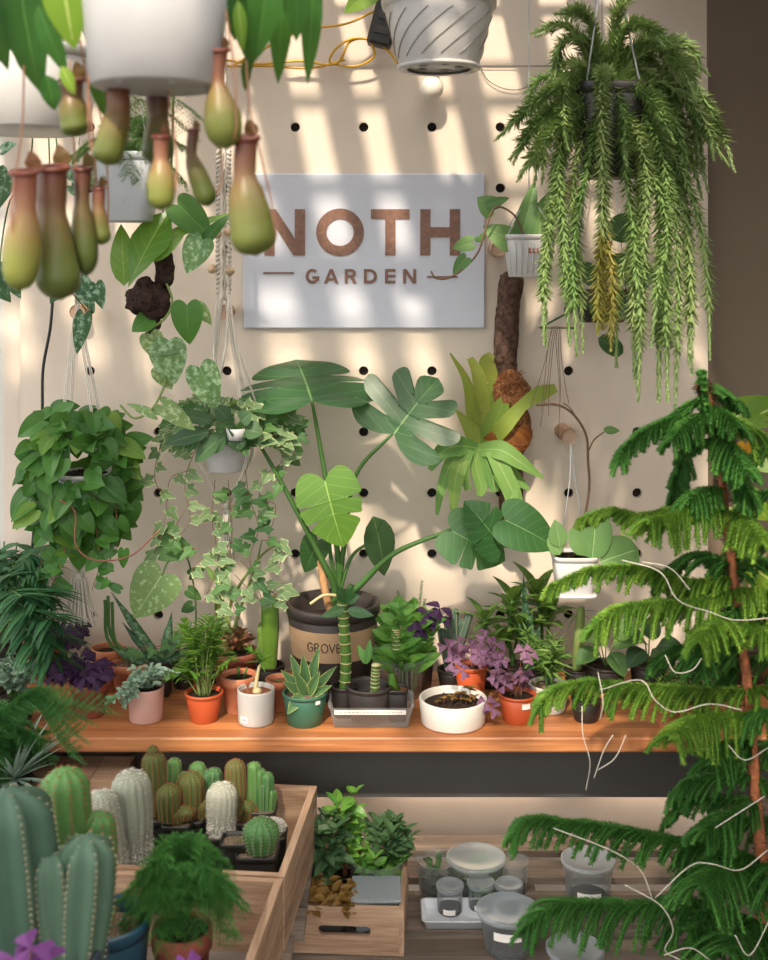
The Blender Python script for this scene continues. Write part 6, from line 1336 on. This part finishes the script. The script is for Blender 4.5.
# ================================================================== NORFOLK PINES
T = thing('norfolk_pine', 'tall norfolk island pine with drooping feathery boughs and an orange brown trunk at right', 'tree', V((1.02, -.72, .0)))
YP = -.78; s = pot(T, V((1.02, -.72, 0)), .15, .11, .26, 'nursery', fill=.9)
def trunk(pts, Y, T, r0=.015, r1=.005):
    b = MB(); P = spline([s] + [at(x, y, Y) for x, y in pts], 12); n = len(P) - 1; tube(b, P, [r0 + (r1 - r0) * i / n for i in range(n + 1)], 12, wob=.06); t = b.build('trunk', 'pinebark', T); b = MB(); Q = []
    for i in range(n):
        for k in range(3): Q.append(P[i].lerp(P[i + 1], k / 3))
    needles(b, Q, .026, 5, 1.2, .0016, 0, .5, 30, False); b.build('trunk_needles', 'stem_b', t); return P
trunk([(770, 980), (762, 870), (754, 770), (748, 690), (734, 580), (724, 500), (716, 430), (708, 396), (702, 385)], YP, T)
def bough(T, pts, w=46, mi=0, Y=None, dY=0, mat='pine', dens=1.0, hangf=.55, nl=.013, dys=None):
    """drooping bough: an axis with two ranks of needle-clad branchlets that hang from it"""
    Y = YP if Y is None else Y; n = len(pts); P = spline([at(x, y, Y + (dys[i] if dys else dY * i / (n - 1))) for i, (x, y) in enumerate(pts)], 14); m = len(P) - 1; ln = sum((P[i + 1] - P[i]).length for i in range(m)); b = MB(); f = MB()
    tube(b, P, [.0035 - .002 * i / m for i in range(m + 1)], 6); k = int(ln / .0115 * dens); W = m_(w, Y)
    cum = [0]; 
    for i in range(m): cum.append(cum[-1] + (P[i + 1] - P[i]).length)
    for i in range(k):
        q = (i + .5) / k; tgt = q * ln; j = max(0, min(m - 1, next((a for a in range(m) if cum[a + 1] >= tgt), m - 1))); p = P[j].lerp(P[j + 1], (tgt - cum[j]) / max(1e-6, cum[j + 1] - cum[j])); d = (P[j + 1] - P[j]).normalized(); sd = d.cross(V((0, 0, 1)))
        sd = sd.normalized() if sd.length > .1 else V((0, -1, 0))
        for sg in (-1, 1):
            l = W * min(1, .45 + q * 3) * (1 - .45 * max(0, q - .55) / .45) * rr(.6, 1.2); a = d * rr(.6, .95) + sd * sg * rr(.5, .9) + V((0, 0, rr(-.1, .25))); a.normalize(); Q = [p]; cur = a; st_ = l / 15
            for t in range(15): cur = (cur + V((0, 0, -1)) * (hangf * 2.3 / 15)).normalized(); Q.append(Q[-1] + cur * st_)
            tube(f, Q, .0028, 4, rnd=.2); needles(f, Q, nl, 10, .7, .0024, 0, R.random(), 0, False)
    needles(f, P, nl * 1.1, 6, .8, .0020, 0, .5, 2, False)
    ob = b.build('bough', 'stem', T); f.build('branchlets', mat, ob)
R.seed(99)
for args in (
  dict(pts=[(712, 425), (680, 418), (650, 428), (625, 448), (619, 462)], w=26, mat='pine_shade', dY=-.08),
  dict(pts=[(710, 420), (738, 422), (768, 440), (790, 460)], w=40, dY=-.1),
  dict(pts=[(706, 398), (688, 405), (670, 418), (655, 430)], w=22, mat='pine_shade'), dict(pts=[(704, 396), (715, 388), (728, 396), (740, 405)], w=22, mat='pine_shade', dY=.05),
  dict(pts=[(714, 440), (690, 445), (680, 470), (678, 500)], w=26, mat='pine_shade', dY=.1), dict(pts=[(716, 430), (730, 445), (745, 470)], w=34, dY=-.14, mat='pine_shade'),
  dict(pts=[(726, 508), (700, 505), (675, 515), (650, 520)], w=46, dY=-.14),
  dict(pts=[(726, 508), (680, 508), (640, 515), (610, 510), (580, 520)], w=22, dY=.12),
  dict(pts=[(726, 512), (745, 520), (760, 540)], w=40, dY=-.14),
  dict(pts=[(733, 578), (690, 580), (640, 568), (590, 570), (552, 586)], w=28, dY=-.02), dict(pts=[(733, 575), (752, 560), (785, 566)], w=36, mat='pine_shade'),
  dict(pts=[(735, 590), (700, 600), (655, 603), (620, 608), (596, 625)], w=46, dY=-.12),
  dict(pts=[(735, 590), (760, 590), (790, 580)], w=40, dY=-.12), dict(pts=[(736, 596), (700, 590), (670, 600)], w=40, mat='pine_shade', dY=.12),
  dict(pts=[(742, 640), (710, 640), (690, 660)], w=34, mat='pine_shade', dY=.1), dict(pts=[(742, 635), (752, 625), (775, 640)], w=34, dY=-.15), dict(pts=[(740, 630), (720, 620), (700, 640)], w=36, dY=-.16),
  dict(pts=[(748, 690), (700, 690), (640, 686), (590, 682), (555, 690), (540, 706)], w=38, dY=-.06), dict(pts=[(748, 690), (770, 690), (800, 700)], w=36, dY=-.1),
  dict(pts=[(750, 715), (715, 715), (690, 722), (672, 735)], w=46, dY=-.18), dict(pts=[(750, 715), (765, 712), (790, 720)], w=46, dY=-.15, mat='pine_shade'),
  dict(pts=[(754, 775), (720, 776), (690, 780), (672, 795)], w=30, mat='pine_shade', dY=.06), dict(pts=[(754, 775), (775, 790), (800, 800)], w=40, mat='pine_shade'),
  dict(pts=[(755, 800), (715, 798), (685, 802), (666, 820)], w=22, mat='pine_shade', dY=.08),
  dict(pts=[(760, 860), (700, 846), (640, 832), (570, 822), (530, 820), (512, 836)], w=40, mat='pine_shade', dY=-.04), dict(pts=[(760, 860), (720, 850), (690, 870)], w=50, mat='pine_shade', dY=-.05),
  dict(pts=[(762, 875), (735, 866), (715, 872), (700, 885)], w=62, mat='pine_shade', dY=-.2), dict(pts=[(762, 865), (780, 870), (800, 885)], w=56, mat='pine_shade', dY=-.2),
  dict(pts=[(765, 925), (700, 905), (620, 905), (560, 905), (528, 925)], w=52, mat='pine_shade', dY=-.12), dict(pts=[(765, 925), (720, 915), (690, 930)], w=62, mat='pine_shade', dY=-.1), dict(pts=[(765, 925), (740, 930), (725, 950)], w=62, mat='pine_shade', dY=-.2),
  dict(pts=[(735, 565), (705, 555), (680, 560), (662, 580)], w=40, mat='pine_shade', dY=.1), dict(pts=[(744, 650), (715, 655), (680, 648), (655, 660)], w=40, mat='pine_shade', dY=.12), dict(pts=[(740, 605), (715, 625), (700, 660)], w=40, dY=-.1, mat='pine_shade'),
  dict(pts=[(722, 490), (705, 490), (690, 500)], w=34, mat='pine_shade', dY=-.08), dict(pts=[(718, 450), (735, 470), (752, 500)], w=34, mat='pine_shade', dY=-.06), dict(pts=[(708, 415), (690, 420), (672, 440)], w=30, mat='pine_shade', dY=-.1), dict(pts=[(709, 408), (722, 412), (738, 424)], w=30, mat='pine_shade', dY=-.1),
  dict(pts=[(714, 432), (708, 410), (704, 392), (702, 374)], w=14, mat='pine_shade'),
  dict(pts=[(756, 800), (730, 815), (705, 830)], w=46, mat='pine_shade', dY=-.08), dict(pts=[(750, 740), (730, 745), (712, 760)], w=40, mat='pine_shade', dY=-.08),
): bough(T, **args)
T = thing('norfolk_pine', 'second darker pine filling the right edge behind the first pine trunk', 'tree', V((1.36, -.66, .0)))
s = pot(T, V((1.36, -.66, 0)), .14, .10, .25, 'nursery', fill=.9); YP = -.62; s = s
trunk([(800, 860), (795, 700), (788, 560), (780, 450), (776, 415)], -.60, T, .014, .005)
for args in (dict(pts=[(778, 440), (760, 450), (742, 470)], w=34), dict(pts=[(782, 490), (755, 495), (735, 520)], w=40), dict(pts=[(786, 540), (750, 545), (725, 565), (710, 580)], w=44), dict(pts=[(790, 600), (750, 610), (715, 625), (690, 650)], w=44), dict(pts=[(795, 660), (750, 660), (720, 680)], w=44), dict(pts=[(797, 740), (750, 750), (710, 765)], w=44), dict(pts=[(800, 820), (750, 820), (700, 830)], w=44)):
    bough(T, mat='pine_shade', Y=-.60, dens=.8, **args)

# pale fairy light wires
def wire(labels, paths):
    for lab, P in zip(labels, paths):
        b = MB(); tube(b, spline([at(*p) for p in P], 8), .0009, 5); tag(b.build('fairy_light_wire', 'wire'), lab, 'wire', 'thin pale wires strung through the pine')
wire(('long thin pale wire curling rightward through the pine boughs above the bench', 'short pale wire curl just below the faceted pot hoya leaves'), [((622, 560, -.95), (660, 572, -.98), (678, 600, -1.0), (710, 612, -1.0), (735, 620, -1.0), (770, 618, -1.0)), ((642, 562, -.95), (670, 568, -.96), (690, 590, -.98))])
wire(('pale wire waving over the low pine bough at the bench front', 'small U shaped pale wire loop above the low sedum pot', 'short upright pale wire at the left of the low bench front bough'), [((600, 690, -.9), (640, 680, -.98), (655, 700, -1.0), (675, 712, -1.0), (710, 704, -1.0), (742, 710, -1.0)), ((665, 655, -.95), (675, 672, -.97), (692, 670, -.97), (702, 658, -.96)), ((598, 672, -.9), (603, 700, -.93), (600, 720, -.92))])
wire(('longest pale wire dangling over the dark panel under the bench', 'middle of three pale wires dangling below the bench front', 'rightmost of three pale wires dangling below the bench front'), [((582, 706, -.90), (583, 735, -.92), (590, 762, -.93), (586, 790, -.92)), ((613, 735, -.9), (604, 750, -.9), (594, 778, -.9)), ((626, 735, -.9), (615, 758, -.9), (598, 770, -.9))])
wire(('pale wire arching down over the pine bough beside the shelf tubs', 'pale wire rising to the right edge above the lowest bright bough', 'forked pale wire winding down to the bottom edge right of the tubs', 'straight pale wire slanting up to the pine trunk below the bench', 'pale wire hooking past the pine trunk at bench height', 'pale wire along the bottom edge under the lowest boughs', 'V shaped pale wire in the bottom right corner'), [((553, 828, -.95), (610, 850, -1.0), (640, 870, -1.0), (652, 898, -1.0)), ((655, 898, -1.0), (690, 866, -1.0), (712, 864, -1.02), (740, 870, -1.02), (768, 850, -1.0)), ((625, 885, -1.0), (660, 905, -1.02), (673, 930, -1.02), (665, 950, -1.0), (680, 960, -1.0)), ((715, 828, -.98), (740, 812, -.98), (765, 796, -.98)), ((728, 745, -.98), (745, 760, -1.0), (768, 748, -.99)), ((664, 955, -1.0), (690, 948, -1.0), (710, 960, -1.0)), ((735, 935, -1.02), (750, 955, -1.02), (772, 915, -1.0))])

# ================================================================== LIGHT, SKY, CAMERA
W = bpy.data.worlds.new('daylight'); SC.world = W; W.use_nodes = True; nt = W.node_tree; nt.nodes.clear()
o = nt.nodes.new('ShaderNodeOutputWorld'); bg = nt.nodes.new('ShaderNodeBackground'); tc = nt.nodes.new('ShaderNodeTexCoord'); sp_ = nt.nodes.new('ShaderNodeSeparateXYZ'); cr = nt.nodes.new('ShaderNodeValToRGB')
nt.links.new(tc.outputs['Generated'], sp_.inputs[0]); mr = nt.nodes.new('ShaderNodeMapRange'); mr.inputs[1].default_value = -1; mr.inputs[2].default_value = 1; nt.links.new(sp_.outputs[2], mr.inputs[0]); nt.links.new(mr.outputs[0], cr.inputs[0])
e = cr.color_ramp.elements; e[0].position = .40; e[0].color = (.035, .032, .03, 1); e[1].position = .85; e[1].color = (1.0, .96, .90, 1); q = e.new(.52); q.color = (.30, .31, .32, 1)
nt.links.new(cr.outputs[0], bg.inputs[0]); bg.inputs[1].default_value = 4.9; nt.links.new(bg.outputs[0], o.inputs[0])
L = bpy.data.lights.new('sun', 'SUN'); L.energy = 4.6; L.color = (1, .86, .68); L.angle = math.radians(2.2); so = bpy.data.objects.new('sun', L); COL.objects.link(so); so.location = (-1, -3, 5)
so.rotation_euler = V((.17, .78, -.80)).to_track_quat('-Z', 'Y').to_euler()
cam = bpy.data.cameras.new('camera'); co = bpy.data.objects.new('camera', cam); COL.objects.link(co); co.location = (0, -CD, CZ); co.rotation_euler = (PI / 2, 0, 0)
cam.sensor_fit = 'VERTICAL'; cam.sensor_height = 36; cam.lens = F / 960 * 36; cam.shift_y = -(480 - HY) / 960; cam.clip_start = .05
cam.dof.use_dof = True; cam.dof.focus_distance = 3.0; cam.dof.aperture_fstop = 3.2
SC.camera = co
SC.view_settings.view_transform = 'Standard'; SC.view_settings.look = 'None'; SC.view_settings.gamma = 1; SC.view_settings.exposure = 0.36; SC.view_settings.use_curve_mapping = False
SC.cycles.max_bounces = 6; SC.cycles.transparent_max_bounces = 12
